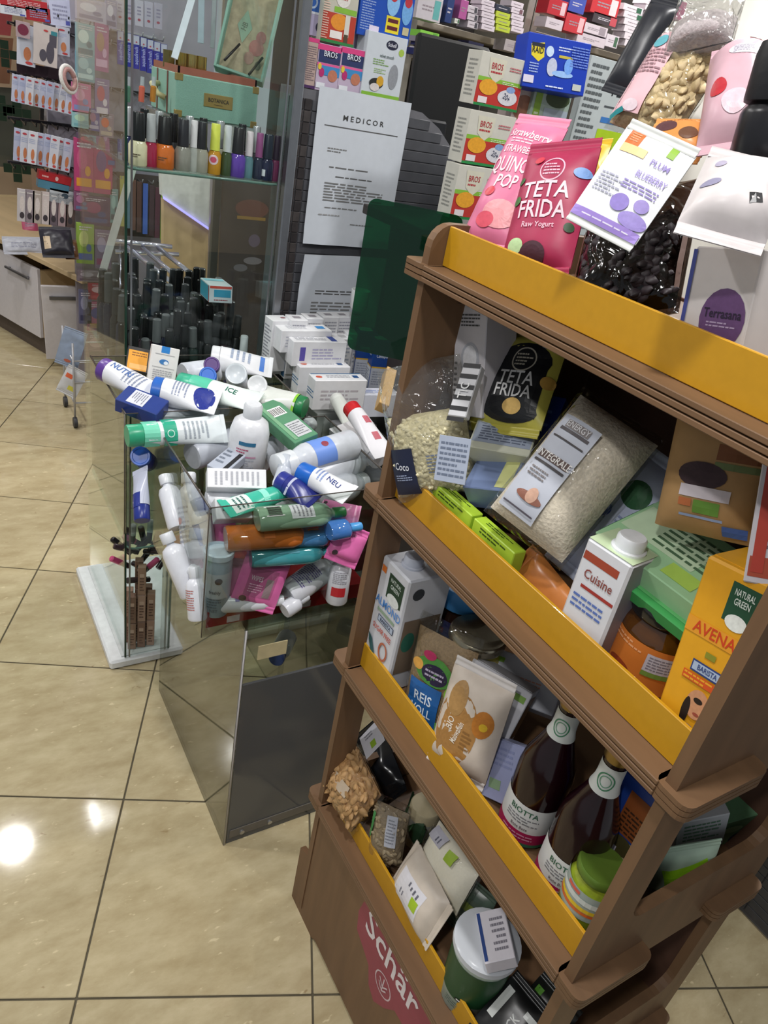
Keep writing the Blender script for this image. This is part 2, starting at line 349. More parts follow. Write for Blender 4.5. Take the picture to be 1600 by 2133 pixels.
for k, z in enumerate(SH):
    q = MB(); t = .021
    for i in range(3):
        z1 = z-i*.0072; ins = 0
        q.box(-.006, .362, -.596, -.046, z1-.0058, z1, wood, .0008)
        for (y0, y1) in ((-.633, -.590), (-.05, .003)):
            q.prism(rrect(-.006, .125, y0, y1, .012, 4), z1-.0058, z1, wood); q.prism(rrect(.25, .355, y0, y1, .012, 4), z1-.0058, z1, wood)
    q.box(.0, .36, -.594, -.048, z-.021, z-.001, edge_d)
    for (y0, y1) in ((-.629, -.592), (-.048, -.001)): q.box(.0, .118, y0, y1, z-.0195, z-.001, edge_d); q.box(.256, .35, y0, y1, z-.0195, z-.001, edge_d)
    q.build('shelf', st)
    q = MB(); q.box(.024, .029, -.5975, -.0445, z+.0006, z+.049, yel, .0008); q.build('front_lip', st)
q = MB(); q.box(.355, .362, -.598, -.045, .03, 1.40, wood_d, .001); q.build('back_panel', st)
q = MB(); prof = [(0, .0), (.045, .0), (.045, .0), (-.0, .0)]
def basepts():
    return [(-.003, .0), (.10, .0), (.112, .012), (.545, .012), (.557, .0), (.63, .0), (.63, .17), (.598, .17), (.598, .342), (.045, .342), (.045, .19), (-.003, .17)]
q = MB(); q.prism(basepts(), -.006, .006, wood)
# local x runs along -Y, local y is up, plate faces -X
MBASE = Matrix.Translation((.010, 0, 0)) @ Matrix(((0, 0, -1, 0), (-1, 0, 0, 0), (0, 1, 0, 0), (0, 0, 0, 1)))
bp_ = q.build('base_panel', st, MBASE)
f0 = lambda x, y, o: V((x, y, .006+o)); stx = (f0, 9)
SP = lambda px, py: (-at(px, py, X=.004).y, at(px, py, X=.004).z)
st_pts = [SP(*p) for p in ((771, 1858), (748, 1896), (744, 1935), (757, 1975), (768, 2010), (768, 2050), (778, 2085), (800, 2100), (822, 2105), (838, 2133), (858, 2165), (895, 2175), (925, 2175), (893, 2090))]
(sx_, sz_), (rx_, rz_), (cx_, cz_) = SP(757, 1925), SP(878, 2098), SP(798, 2052); wdt = rx_-sx_
art(bp_, stx, [('p', st_pts, '8E3A4A'), ('t', (sx_+rx_)/2, (sz_+rz_)/2+.004, .088, 'Schär', 'DDD6DA', 0, wdt/.088/2.35), ('o', cx_, cz_, .052, .052, .0028, 'C9B7BD'),
    ('r', cx_, cz_, .003, .036, 'C9B7BD'), ('r', cx_-.007, cz_+.002, .003, .018, 'C9B7BD', 40), ('r', cx_+.007, cz_+.002, .003, .018, 'C9B7BD', -40), ('r', cx_-.007, cz_-.008, .003, .015, 'C9B7BD', 40), ('r', cx_+.007, cz_-.008, .003, .015, 'C9B7BD', -40)])
lw = thing('clad_partition', 'low dark strip-clad partition behind the right side of the display stand', 'partition', Matrix.Translation((1.0, -.3, 0)))
q = MB(); q.box(0, .1, -.9, .55, 0, 1.0, joint); q.build('core', lw)
for r_ in range(38):
    for c_ in range(6): q = MB(); q.box(-.005, .0, -.9+c_*.24+.001, -.9+(c_+1)*.24-.001, .01+r_*.0256, .01+r_*.0256+.024, slate, .001); q.build('cladding_strip', lw)
# ================= acrylic bins on their pedestal
acr = clear('E9ECEA', .02, 1.49); acr2 = clear('DDE0DE', .03, 1.6); rimm = mat('4A443F', .25, 0, .2)
def plate(b_, x0, x1, y0, y1, z0, z1, m=acr): b_.box(x0, x1, y0, y1, z0, z1, m)
def bin_(label, x0, x1, y0, y1, z0, z1, tops=None):
    M = Matrix.Translation(((x0+x1)/2, (y0+y1)/2, z0)); r = thing('acrylic_bin', label, 'display bin', M)
    a, c, h = (x1-x0)/2, (y1-y0)/2, z1-z0; t = .004
    for nm, bx in (('side_wall', (-a, -a+t, -c, c, 0, h)), ('side_wall', (a-t, a, -c, c, 0, h)), ('front_wall', (-a+t, a-t, -c, -c+t, 0, h)), ('back_wall', (-a+t, a-t, c-t, c, 0, h)), ('floor_panel', (-a+t, a-t, -c+t, c-t, 0, t))):
        q = MB(); q.box(*bx, acr); q.build(nm, r)
    q = MB()
    for sx in (-1, 1): q.tube([(sx*(a-.002), -c, h), (sx*(a-.002), c, h)], .0021, rimm, 6)
    for sy in (-1, 1): q.tube([(-a, sy*(c-.002), h), (a, sy*(c-.002), h)], .0012, rimm, 5)
    q.tube([(-a+.001, -c+.001, 0), (-a+.001, -c+.001, h)], .0013, rimm, 5); q.build('edge_strip', r); return r
bin_('front clear acrylic bin full of tubes, bottles and pink wipes', -.18, .197, .18, .508, .652, .93)
bin_('rear clear acrylic bin holding hand cream tubes beside the glass case', -.238, .150, .515, .832, .68, .955)
bin_('clear acrylic bin packed with white medicine cartons', .158, .455, .54, .872, .70, .80)
pd2 = thing('acrylic_pedestal', 'plain clear pedestal under the medicine carton bin', 'pedestal', Matrix.Translation((.45, .7, 0)))
for x0 in (-.24, -.02):
    q = MB(); q.box(x0, x0+.005, -.13, .13, 0, .69, acr); q.build('side_panel', pd2)
q = MB(); q.box(-.27, .0, -.13, .13, .69, .6985, acr); q.build('top_panel', pd2)
pd = thing('acrylic_pedestal', 'clear acrylic pedestal under the bins, front tinted for the dark it mirrors', 'pedestal', Matrix.Translation((.2, .45, 0)))
sm = clear('8A847C', .08, 1.55, haze=.12)  # grey tint stands in for the dark mirrored in and seen through the front
for nm, bx, m in (('side_panel', (-.2935, -.287, -.27, .27, 0, .645), clear('C9CBC6', .03, 2.1)), ('side_panel', (-.04, -.0335, -.27, .05, 0, .645), acr2), ('front_panel', (-.285, -.04, -.268, -.262, .0, .50), sm), ('back_panel', (-.285, -.04, .264, .27, 0, .645), acr2),
                  ('top_panel', (-.2935, -.0335, -.27, .06, .6455, .6515), acr)):
    q = MB(); q.box(*bx, m, .0005); q.build(nm, pd)
q = MB(); q.tube([(-.29, -.268, 0), (-.29, -.268, .645)], .003, mat('B8B4B4', .2), 6); q.box(-.28, -.045, -.2705, -.2685, .02, .045, mat('6A655E', .4)); q.build('edge_strip', pd)
q = MB(); q.box(-.262, -.2, -.2725, -.2705, .565, .6, mat('CDBF96', .6)); q.build('sticker', pd)
for (x, z) in ((-.25, .03), (-.18, .03)): q = MB(); q.lathe([(.006, 0), (.006, .004)], mat('B9B9B9', .2, .8), 10, Matrix.Translation((x, -.2705, z)) @ Matrix.Rotation(math.pi, 4, 'X')); q.build('screw', pd)
# tall glass case
alu = mat('8E9196', .3, .85, .05); green_edge = mat('1F3A30', .15, 0, .1); glass = clear('F7FBF9', .01, 1.45)
gc = thing('glass_case', 'tall glass display case on a white plinth with makeup, nail polish and a suitcase inside', 'display case', Matrix.Translation((0, 1.09, 0)))
q = MB(); q.box(-.2, .225, -.25, .25, .0, .03, mat('DADCDD', .35), .006); q.build('plinth', gc)
q = MB(); q.box(-.165, .2, -.235, .235, .031, .033, mat('C9CCCC', .3)); q.build('floor_panel', gc)
for nm, bx in (('glass_pane', (-.157, -.152, -.238, .238, .034, 1.95)), ('glass_pane', (.186, .191, -.238, .238, .034, 1.95)), ('glass_pane', (-.145, .186, -.243, -.238, .034, 1.95)), ('glass_pane', (-.152, .186, .236, .241, .034, 1.95))):
    q = MB(); q.box(*bx, clear('F9FCFB', .01, 1.22)); q.build(nm, gc)
q = MB(); q.box(-.1585, -.1535, -.2445, -.2385, .034, 1.95, green_edge); q.build('glass_edge', gc)
q = MB(); q.box(-.147, -.143, -.246, -.243, .034, 1.95, alu); q.box(.196, .218, -.246, -.222, .034, 1.95, alu, .003); q.box(.1775, .181, -.246, -.243, .034, 1.95, alu); q.box(.195, .215, .22, .24, .034, 1.95, alu); q.build('post', gc)
for z in (.40, .86, 1.345):
    q = MB(); q.prism(rrect(-.148, .184, -.234, .234, .02, 4), z, z+.007, clear('E6F2EC', .01, 1.5)); q.tube([(-.148, -.214, z+.0035), (-.142, -.23, z+.0035), (-.128, -.2345, z+.0035), (.165, -.2345, z+.0035), (.18, -.23, z+.0035), (.184, -.215, z+.0035)], .003, mat('5E7A70', .15), 6); q.build('glass_shelf', gc)
gp = thing('green_panel', 'translucent dark green plastic panel with rounded corner left of the stand', 'panel', fr(at(822, 545, Y=.09), face=(-.8, -1, 0)))
q = MB(); q.prism(rrect(-.05, .085, -.14, .078, .012), -.001, .001, clear('2F9A74', .05, 1.5, haze=.13, hz='0E5A40')); q.build('sheet', gp)
# ================= package builders
def pr(P):
    d = CM.transposed() @ (V(P)-CAM); return V((800-FPX*d.x/d.z, 1066.5+FPX*d.y/d.z))
def place(a, b, wpx, A, B, face=(-1, -.3, .15)):
    P0 = at(*a, **{A[0]: A[1]}); P1 = at(*b, **{B[0]: B[1]}); M = fr((P0+P1)/2, P1-P0, face)
    X = M.to_3x3().col[0]; c = M.translation; k = (pr(c+X*.01)-pr(c-X*.01)).length/.02
    return M, wpx/k, (P1-P0).length
def carton(label, M, w, h, d, col, front=(), top=(), left=(), right=(), name='carton', cat='box', group=None, rough=.4, b=.0012, flap=None):
    r = thing(name, label, cat, M, group); q = MB(); q.box(-w/2, w/2, -h/2, h/2, -d/2, d/2, mat(col, rough, 0, .03), b); q.build('body', r)
    if flap: q = MB(); q.box(-w*.47, w*.47, h/2, h/2+.0006, -d*.45, d*.38, mat(flap, rough, 0, .03)); q.build('flap', r)
    allsf = []
    for it, rot, ax, dist in ((front, 0, 'X', d/2), (top, -90, 'X', h/2), (left, -90, 'Y', w/2), (right, 90, 'Y', w/2)):
        if it:
            Mr = Matrix.Rotation(math.radians(rot), 4, ax); art(r, ((lambda x, y, o, Mr=Mr, dist=dist: Mr @ V((x, y, dist+o))), 9), it)
    return r
def gable(label, M, w, h, d, col, capc, **k):      # drink carton with a screw cap on its top
    capy = k.pop('cap', (0, 0)); r = carton(label, M, w, h, d, col, name='drink_carton', cat='carton', b=.003, **k)
    q = MB(); T = Matrix.Translation((capy[0], h/2, capy[1])); q.lathe([(.019, 0), (.019, .003), (.016, .004), (.016, .015), (.014, .0175), (0, .0175)], mat(capc, .35), 22, T)
    q.build('screw_cap', r); return r
def tube_pkg(label, M, L, w, d, col, capc, capL=.022, items=(), rough=.28, name='cream_tube', cat='tube', group=None, caprough=.3, capr=None):
    r = thing(name, label, cat, M, group); L2 = L-capL; y0 = -L/2+capL
    def ab(v): return (d/2*(1-v)+w/2*v)*1.0, max(.0012, d/2*(1-v**1.6))
    def f(x, y, o):
        v = min(1, max(0, (y-y0)/L2)); a, b = ab(v); t = max(-1, min(1, x/a)); return V((x, y, b*math.sqrt(max(0, 1-t*t))+o))
    q = MB(); m = mat(col, rough, 0, .02)
    def g(u, v):
        a, b = ab(v); t = 2*math.pi*u; return (a*math.sin(t), y0+v*L2, b*math.cos(t))
    q.surf(g, 24, 10, m); q.box(-w/2, w/2, L/2-.001, L/2+.009, -.0012, .0012, m, .0005); q.build('body', r)
    cr = capr or d/2*.97
    q = MB(); q.lathe([(cr*.93, -L/2), (cr, -L/2+.002), (cr, y0-.001), (cr*.9, y0+.001)], mat(capc, caprough), 24); q.build('cap', r)
    if items: art(r, (f, .008), items, rough)
    return r
def bottle(label, M, prof, m, cap=None, capm=None, bands=(), items=(), name='bottle', cat='bottle', group=None, sx=1, sy=1, capname='cap', rough=.4, extra=None):
    r = thing(name, label, cat, M, group); q = MB(); q.lathe(prof, m, 28, sx=sx, sy=sy); q.build('body', r)
    if cap: q = MB(); q.lathe(cap, capm, 24, sx=1 if sx == sy else sx*.8, sy=1 if sx == sy else sy); q.build(capname, r)
    def rad(y):
        for (r0, h0), (r1, h1) in zip(prof, prof[1:]):
            if h0 <= y <= h1 and h1 > h0: return r0+(r1-r0)*(y-h0)/(h1-h0)
        return max(p[0] for p in prof)
    def f(x, y, o):
        rr = rad(y)+.0004+o; a = x/max(rr, .001); return V((rr*sx*math.sin(a), y, rr*sy*math.cos(a)))
    if bands:
        for n_, (y0, y1, c, half) in enumerate(bands): q = MB(); q.surf(lambda u, v: f((u-.5)*2*half*rad((y0+y1)/2), y0+(y1-y0)*v, .0001*n_), 24, max(1, int((y1-y0)/.01)), mat(c, .45, 0, .02)); q.build('label_band', r)
    if items: art(r, (f, .008), items)
    if extra: extra(r)
    return r
def pouchf(w, h, t, seed=0, foot=0, wr=.0016, lump=0, ex=3):
    def f(x, y, o=0, s=1):
        u = min(1, abs(2*x/w)); v = max(-1, min(1, 2*y/h)); E = (1-u**ex)**.7
        F = (1-v**4)**.6 if (v > 0 or not foot) else .35+.65*(1-(-v)**6)
        z = t/2*E*F; n = noise.noise(V((x*45+seed, y*45, seed*1.7))); n2 = noise.noise(V((x*14+seed, y*22-seed, 3.1+seed)))
        return V((x, y, s*(max(z, .0008)+o)+(wr*n+wr*2*n2)*min(1, E*1.4)+lump*s*noise.noise(V((x*90, y*90, seed)))*E))
    return f
def pouch_mesh(w, h, t, m, **k):
    f = pouchf(w, h, t, **k); q = MB(); nx = max(14, int(w/.006)); ny = max(18, int(h/.007)); nx = min(nx, 36); ny = min(ny, 44)
    vs_ = []; F = []
    for s in (1, -1):
        k0 = len(vs_)
        for j in range(ny+1):
            for i in range(nx+1): vs_.append(f((i/nx-.5)*w, (j/ny-.5)*h, 0, s))
        for j in range(ny):
            for i in range(nx):
                a = k0+j*(nx+1)+i; c = (a, a+1, a+nx+2, a+nx+1); F.append(c if s > 0 else tuple(reversed(c)))
    q.add(vs_, F, m, None, True); return q, f
def pouch(label, M, w, h, t, col, items=(), seal=None, foot=0, seed=1, wr=.0016, rough=.38, name='food_pouch', cat='pouch', group=None, m=None, sealh=.014):
    r = thing(name, label, cat, M, group); q, f = pouch_mesh(w, h, t, m or mat(col, rough, 0, .05), seed=seed, foot=foot, wr=wr); q.build('body', r)
    sc = mat(seal or col, rough, 0, .05)
    for y0 in ([h/2-.002] if foot else [h/2-.002, -h/2-sealh+.002]):
        q = MB(); q.surf(lambda u, v: (w*(u-.5)*.985, y0+sealh*v, .0014+.0008*math.sin(60*v)), 2, 8, sc); q.surf(lambda u, v: (w*(.5-u)*.985, y0+sealh*v, .0004+.0008*math.sin(60*v)), 2, 8, sc); q.build('seal', r)
    if items: art(r, (f, .009), items, rough)
    return r
film = clear('F4F4F2', .06, 1.42, .9, 1., 26); film2 = clear('ECECEA', .1, 1.5, 1., 1., 38, .05)
def bag(label, M, w, h, t, fill, items=(), frac=.8, fb=.5, lump=.002, seed=1, panel=None, name='clear_bag', cat='bag', group=None, fm=None, bits=None, rough=.6, bx=(-.42, .42)):
    "see-through film bag: contents, film, printed label"
    r = thing(name, label, cat, M, group); hc = h*frac; k0 = -h/2+hc/2+.006
    T = Matrix.Translation((0, k0, 0)); q, f = pouch_mesh(w*.93, hc*.97, t*.9, mat(fill, rough, 0, .16 if fb > .2 else .03, 260, fb), seed=seed, wr=.001, lump=lump)
    q.v = [tuple(T @ V(p)) for p in q.v]; q.build('contents', r)
    if bits:
        g = MB(); rr = random.Random(seed); bm_ = mat(bits[0], .55, 0, .12, 120); n_, sz, el = bits[1:]
        for i in range(n_):
            x, y = rr.uniform(*bx)*w, rr.uniform(-.46, .44)*hc; p = f(x, y, 0)+V((0, k0, -sz*.3)); Tm = Matrix.Translation(p) @ Matrix.Rotation(rr.uniform(0, 6.3), 4, 'Z') @ Matrix.Rotation(rr.uniform(-.8, .8), 4, 'X')
            g.lathe([(0, -sz*el), (sz*.7, -sz*el*.6), (sz, 0), (sz*.75, sz*el*.6), (0, sz*el)], bm_, 6, Tm, sy=.55)
        tag(g.build('food_pieces', r), None, None, None, 'stuff')
    q, f2 = pouch_mesh(w, h, t, fm or film, seed=seed+2, wr=.0022); q.build('film', r)
    if panel:
        x, y, pw, ph, pc = panel; q = MB(); q.surf(lambda u, v: f2(x+(u-.5)*pw, y+(v-.5)*ph, .0008), max(3, int(pw/.009)), max(3, int(ph/.009)), mat(pc, .5, 0, .03)); q.build('label_panel', r)
    if items: art(r, ((lambda x, y, o: f2(x, y, o+.0012)), .009), items)
    return r
def jar(label, M, r0, h, glassm, lidm, lidh=.018, bands=(), items=(), name='jar', lidr=None, fill=None, group=None):
    r = thing(name, label, 'jar', M, group); q = MB(); hs = h-lidh
    prof = [(0, 0), (r0*.9, 0), (r0, .006), (r0, hs*.78), (r0*.96, hs*.86), (r0*.82, hs*.96), (r0*.82, hs)]
    q.lathe(prof, glassm, 30); q.build('body', r); lr = lidr or r0*.88
    q = MB(); q.lathe([(lr, hs-.001), (lr*1.02, hs+.002), (lr*1.02, hs+lidh*.8), (lr*.96, h), (lr*.8, h-.0015), (0, h-.0015)], lidm, 32); q.build('lid', r)
    def f(x, y, o): a = x/(r0+.0004); return V(((r0+.0004+o)*math.sin(a), y, (r0+.0004+o)*math.cos(a)))
    if bands:
        q = MB()
        for y0, y1, c, half in bands: q.surf(lambda u, v: f((u-.5)*2*half*r0, y0+(y1-y0)*v, 0), 26, 1, mat(c, .45, 0, .03))
        q.build('label_band', r)
    if items: art(r, (f, .008), items)
    return r
FS = (-1, 0, 0)
# ================= top shelf of the stand
ZT = SH[3]
M, w, h = place((1012, 505), (1128, 262), 108, ('X', .066), ('X', .14), (-1, -.35, .2))
pouch('light pink pouch with white capitals leaning at the left end of the top shelf', M, w, h, .035, 'D8789A', [
    ('t', .0, .36*h, .016, 'Strawberry', 'F6D6DD', -4), ('l', 0, .30*h, w*.55, .008, 2, 'F3CBD5'), ('t', 0, .22*h, w*.17, 'STRAWBERRY', 'F6D9DF', 0, .62), ('t', 0, .09*h, w*.37, 'QUINOA', 'F6D9DF', 0, .6), ('t', 0, -.05*h, w*.33, 'POP', 'F6D9DF', 0, .7),
    ('e', -.22*w, -.14*h, w*.2, w*.18, 'C93443'), ('e', .12*w, -.3*h, w*.62, h*.22, 'E9A0A6'), ('e', -.1*w, -.36*h, w*.35, h*.12, 'D9586A')], seal='E68DAA', seed=3)
M, w, h = place((1112, 560), (1175, 315), 150, ('X', .06), ('X', .11), (-1, -.35, .25))
pouch('deep magenta pouch with white capitals beside the light pink one on the top shelf', M, w, h, .04, 'A62B50', [
    ('o', .02*w, .27*h, w*.33, w*.33, .0016, 'E9B5C6'), ('l', .02*w, .27*h, w*.22, w*.18, 4, 'E9B5C6'), ('t', 0, .09*h, w*.31, 'TETA', 'E9D2DA', 0, .85), ('t', 0, -.07*h, w*.31, 'FRIDA', 'E9D2DA', 0, .75), ('t', 0, -.19*h, w*.1, 'Raw Yogurt', 'E4B9C8', 0, .9),
    ('e', -.4*w, .2*h, w*.12, w*.1, '3E6B3A'), ('e', -.38*w, .02*h, w*.13, w*.12, '4D7A45'), ('e', .4*w, .25*h, w*.2, w*.14, '7FA3DD'), ('e', -.25*w, -.36*h, w*.22, w*.2, 'B9D6A0'), ('e', 0, -.42*h, w*.35, w*.3, '4A2A35'), ('e', .4*w, -.2*h, w*.12, w*.12, '2F4A2F'), ('e', -.2*w, .36*h, w*.14, w*.1, 'C9374A')], seal='A63052', seed=5, rough=.45)
M, w, h = place((1290, 665), (1345, 395), 235, ('X', .07), ('X', .14), (-1, -.3, .2))
bag('clear bag of dark raisins hanging over the top yellow lip under a white card', M, w, h, .055, '1E1518', [('r', -.46*w, -.1*h, w*.03, h*.55, '6E4F45'), ('r', .47*w, -.1*h, w*.03, h*.5, '5A443C')], frac=.72, seed=8, lump=.004, bits=('241A1F', 140, .008, 1.2), fm=clear('8A7A72', .08, 1.45, .8, 1, 26))
M, w, h = place((1255, 475), (1378, 295), 155, ('X', .015), ('X', .06), (-1, -.55, .55))
pouch('white pouch header with orange tab and purple berries folded over the top shelf front', M, w, h, .012, 'EDEFF2', [
    ('r', -.3*w, .42*h, w*.2, h*.17, 'C96A2A'), ('l', -.3*w, .42*h, w*.12, h*.1, 4, 'E2A377'), ('r', .24*w, .42*h, w*.1, h*.12, '86B02B'), ('r', -.22*w, .29*h, w*.36, h*.09, 'F3CC93'), ('t', .2*w, .25*h, w*.11, 'PLUM', '9A8AC8', 0, 1), ('t', .2*w, .1*h, w*.12, 'BLUEBERRY', 'A99BD6', 0, .7), ('l', .15*w, -.03*h, w*.5, h*.1, 3, '8E80BE'), ('l', -.25*w, -.1*h, w*.35, h*.22, 6, 'A9A9BC'),
    ('e', .02*w, -.22*h, w*.25, w*.22, '8F7DC6'), ('e', .3*w, -.17*h, w*.2, w*.17, 'A08FD0'), ('e', .3*w, -.33*h, w*.4, w*.2, '9B8ACF'), ('r', 0, -.46*h, w*.98, h*.1, '9F86D2'), ('l', 0, -.46*h, w*.7, h*.03, 1, 'E7E0F6')], seal='DADCD8', seed=9, wr=.0008, rough=.5, sealh=.01)
M, w, h = place((1325, 290), (1465, 70), 150, ('X', .18), ('X', .24), (-1, -.35, .3))
bag('clear bag of cashew nuts with pink label at the back of the top shelf', M, w, h, .06, 'C9B48C', [
    ('e', -.3*w, .24*h, w*.2, w*.18, '5FA9B5'), ('l', -.24*w, .06*h, w*.36, h*.22, 7, '9A7A82'), ('r', -.36*w, -.4*h, w*.2, h*.05, '17858A', 30), ('e', -.2*w, -.33*h, w*.22, w*.14, 'E6D3DB')], frac=.78, seed=11, lump=.003, panel=(-.26*w, -.02*h, w*.44, h*.72, 'E4B9C1'), bits=('CDB88E', 80, .0075, 1.5), bx=(-.02, .42))
M, w, h = place((1450, 110), (1500, -60), 150, ('X', .2), ('X', .26), (-1, -.35, .3))
bag('empty crinkled end of a clear bag with glossy folds above the cashews', M, w, h, .05, 'B9AFB0', frac=.3, seed=12, lump=.001, fm=film2)
M, w, h = place((1290, 180), (1385, 10), 60, ('X', .28), ('X', .33), (-1, -.5, .3))
pouch('black matt pouch edge behind the cashew bag', M, w, h, .03, '25272E', [], seed=13)
M, w, h = place((1520, 300), (1545, 110), 140, ('X', .12), ('X', .2), (-1, -.5, .3))
pouch('pale pink bag with white sticker and red mark right of the cashews', M, w, h, .06, 'C9A3AE', [('e', .12*w, .2*h, w*.5, w*.3, 'D9D4DC'), ('l', .12*w, .2*h, w*.35, w*.2, 5, '9A93A4'), ('e', -.22*w, -.15*h, w*.25, h*.16, 'B52A35'), ('e', .05*w, -.3*h, w*.4, h*.2, 'D7BCC6'), ('r', .3*w, .42*h, w*.3, h*.06, 'D9A58A')], seed=15, wr=.003, rough=.4)
M, w, h = place((1395, 325), (1425, 265), 130, ('X', .12), ('X', .15), (-1, -.4, .5))
pouch('orange pouch with dark print squeezed between the cashews and the salt bag', M, w, h, .03, 'D9924F', [('e', -.2*w, .1*h, w*.35, h*.4, '5A3A3E'), ('e', .2*w, -.1*h, w*.3, h*.4, '6B4A38'), ('l', -.1*w, .4*h, w*.5, h*.1, 1, 'F0E5DD')], seed=17)
jar('black ribbed screw lid jar at the right edge of the top shelf', fr(at(1590, 345, X=.12), (0, .1, 1), (-1, -1, 0)), .032, .095, mat('1A1A1E', .3), mat('15161A', .45, bump=.2), .045, lidr=.032)
M, w, h = place((1500, 490), (1560, 345), 185, ('X', .0), ('X', .06), (-.8, -.6, .6))
pouch('crumpled white plastic bag with black print at the right of the top shelf', M, w, h, .05, 'CFC8C8', [('r', .2*w, -.28*h, w*.14, h*.1, '1E1E22', 20), ('e', -.3*w, .2*h, w*.12, h*.12, 'A59FB4'), ('e', -.32*w, -.15*h, w*.2, h*.1, '8F8CA6')], seed=21, wr=.004, rough=.35)
M, w, h = place((1500, 790), (1560, 520), 150, ('X', .075), ('X', .075), (-1, -.05, 0))
carton('tall white carton with purple plum and green side at the right of the top shelf', M, w*.9, h, .06, 'DCD6D4', front=[('e', .1*w, -.02*h, w*.62, w*.75, '6A4A78'), ('t', .1*w, .02*h, w*.16, 'Terrasana', '2E2338', 0, .8), ('l', .1*w, -.06*h, w*.4, h*.05, 2, 'B9A3C4'), ('e', .12*w, -.22*h, w*.2, w*.12, '4A7A4A'), ('r', -.44*w, 0, .004, h*.96, '46509A')],
       left=[('r', 0, 0, .056, h*.96, '8E9C8A'), ('l', 0, .2*h, .04, h*.4, 12, '4A4F6A'), ('l', 0, -.25*h, .04, h*.35, 11, '5E7A46')])
M, w, h = place((1228, 350), (1240, 318), 60, ('X', .2), ('X', .22), (-1, -.4, .5))
pouch('gold and white bag corner behind the magenta pouch', M, w, .06, .02, 'C9A52A', [('r', -.2*w, .012, w*.5, .02, 'D9D9DC')], seed=23)
# ================= second shelf from the top
M, w, h = place((955, 805), (960, 695), 74, ('X', .075), ('X', .075), (-1, -.12, 0))
carton('white chewing gum carton with round white jar picture at the left of the upper shelf', M @ Matrix.Translation((.018, 0, -.03)), .06, .15, .06, 'D4D1D7', front=[('e', .002, .0, .036, .05, 'B9BCC6'), ('e', .002, .004, .026, .034, 'E3E4EA'), ('l', .0, .054, .035, .018, 4, '555555'), ('r', -.0, -.05, .022, .014, '2F5E3A'), ('l', -.024, -.03, .006, .06, 8, '555555')], top=[('e', -.005, -.03, .03, .03, '2A2E3A')])
M, w, h = place((958, 860), (985, 775), 30, ('X', .035), ('X', .06), (-1, -.35, .2))
carton('black and white striped flat pack in front of the yellow and black pouch', M, .028, h*1.25, .012, 'C9C9CC', front=[('r', 0, y, .026, .006, '1C1C1F') for y in (-.04, -.025, -.01, .005, .02, .035)]+[('t', 0, .0, .018, 'TIC', 'E6E6E6', 90)])
M, w, h = place((1050, 888), (1112, 702), 150, ('X', .10), ('X', .16), (-1, -.3, .15))
pouch('yellow pouch with black panel and banana slices behind the coconut bag', M, w, h, .04, 'C2BA52', [
    ('e', .06*w, .17*h, w*.72, h*.4, '16181C'), ('r', .06*w, -.1*h, w*.68, h*.62, '16181C'), ('e', .06*w, -.36*h, w*.72, h*.24, '16181C'), ('o', .08*w, .18*h, w*.32, w*.32, .002, 'B9B2A2'), ('l', .08*w, .18*h, w*.22, w*.18, 4, 'B9B2A2'),
    ('t', .06*w, -.03*h, w*.24, 'TETA', 'DADADA', 0, .8), ('t', .06*w, -.17*h, w*.22, 'FRIDA', 'DADADA', 0, .8), ('e', -.38*w, .07*h, w*.22, w*.2, 'D8B36A'), ('e', .1*w, -.32*h, w*.24, w*.2, 'D8B36A'), ('e', .44*w, -.03*h, w*.16, w*.16, 'C49A4A'), ('e', .36*w, .36*h, w*.26, w*.12, '7F95A8'), ('e', .15*w, .43*h, w*.2, w*.1, 'C08A4E'), ('e', -.4*w, -.3*h, w*.16, w*.16, 'CFAE5E')], seal='B9B04A', seed=25)
M, w, h = place((915, 1040), (868, 755), 175, ('X', .05), ('X', .03), (-1, -.45, .3))
bag('clear bag of pale coconut chips with navy label leaning at the left upright', M, w, h, .06, 'D9CFA6', [('t', -.28*w, -.22*h, w*.11, 'Coco', 'D9DCE6', -8), ('l', -.28*w, -.3*h, w*.22, h*.05, 3, '9AA6C4'), ('l', .2*w, -.22*h, w*.3, h*.14, 6, '6A7488')], frac=.62, fm=film2, lump=.002, seed=29, panel=(-.28*w, -.26*h, w*.34, h*.34, '1B2440'), bits=('E3DAB4', 260, .0045, 1.3))
M, w, h = place((935, 1010), (950, 905), 62, ('X', .01), ('X', .02), (-1, -.45, .4))
carton('small grey-blue price leaflet stuck on the coconut chip bag', M, .045, .06, .001, 'A9B2C4', front=[('l', 0, 0, .038, .048, 7, '6A7488')])
for i, (a, b_) in enumerate((((892, 1035), (975, 1108)), ((978, 1110), (1062, 1190)))):
    P0 = at(*a, X=.035); P1 = at(*b_, X=.035); L_ = abs(P1.y-P0.y)
    carton(['lime green slim carton standing behind the yellow lip, left one of two', 'lime green slim carton standing behind the yellow lip, right one of two'][i], fr((.045, (P0.y+P1.y)/2, SH[2]+.031), (.0, 0, 1), (-1, 0, 0)), L_-.002, .06, .02, 'B4D63E', front=[('l', 0, .022, L_*.6, .01, 2, '3E5A1A')], top=[('l', 0, 0, L_*.6, .008, 2, '3E5A1A')], group='lime cartons behind the lip')
M, w, h = place((1040, 960), (1060, 905), 95, ('X', .09), ('X', .12), (-.7, -.3, 1))
carton('small cream and grey tea carton lying between the coconut chips and the oats', M, .085, .05, .045, 'C9CBB9', front=[('r', 0, .003, .08, .034, '98A2B4'), ('l', 0, .003, .065, .026, 6, '5C6478')], left=[('r', 0, 0, .03, .04, 'D9D3B0')])
M, w, h = place((1025, 1030), (1048, 985), 60, ('X', .07), ('X', .10), (-1, -.3, .5))
carton('slate blue carton under the small tea carton', M, .07, .06, .04, '6E7FA4', front=[('r', .02, 0, .02, .05, 'C9CC8A')])
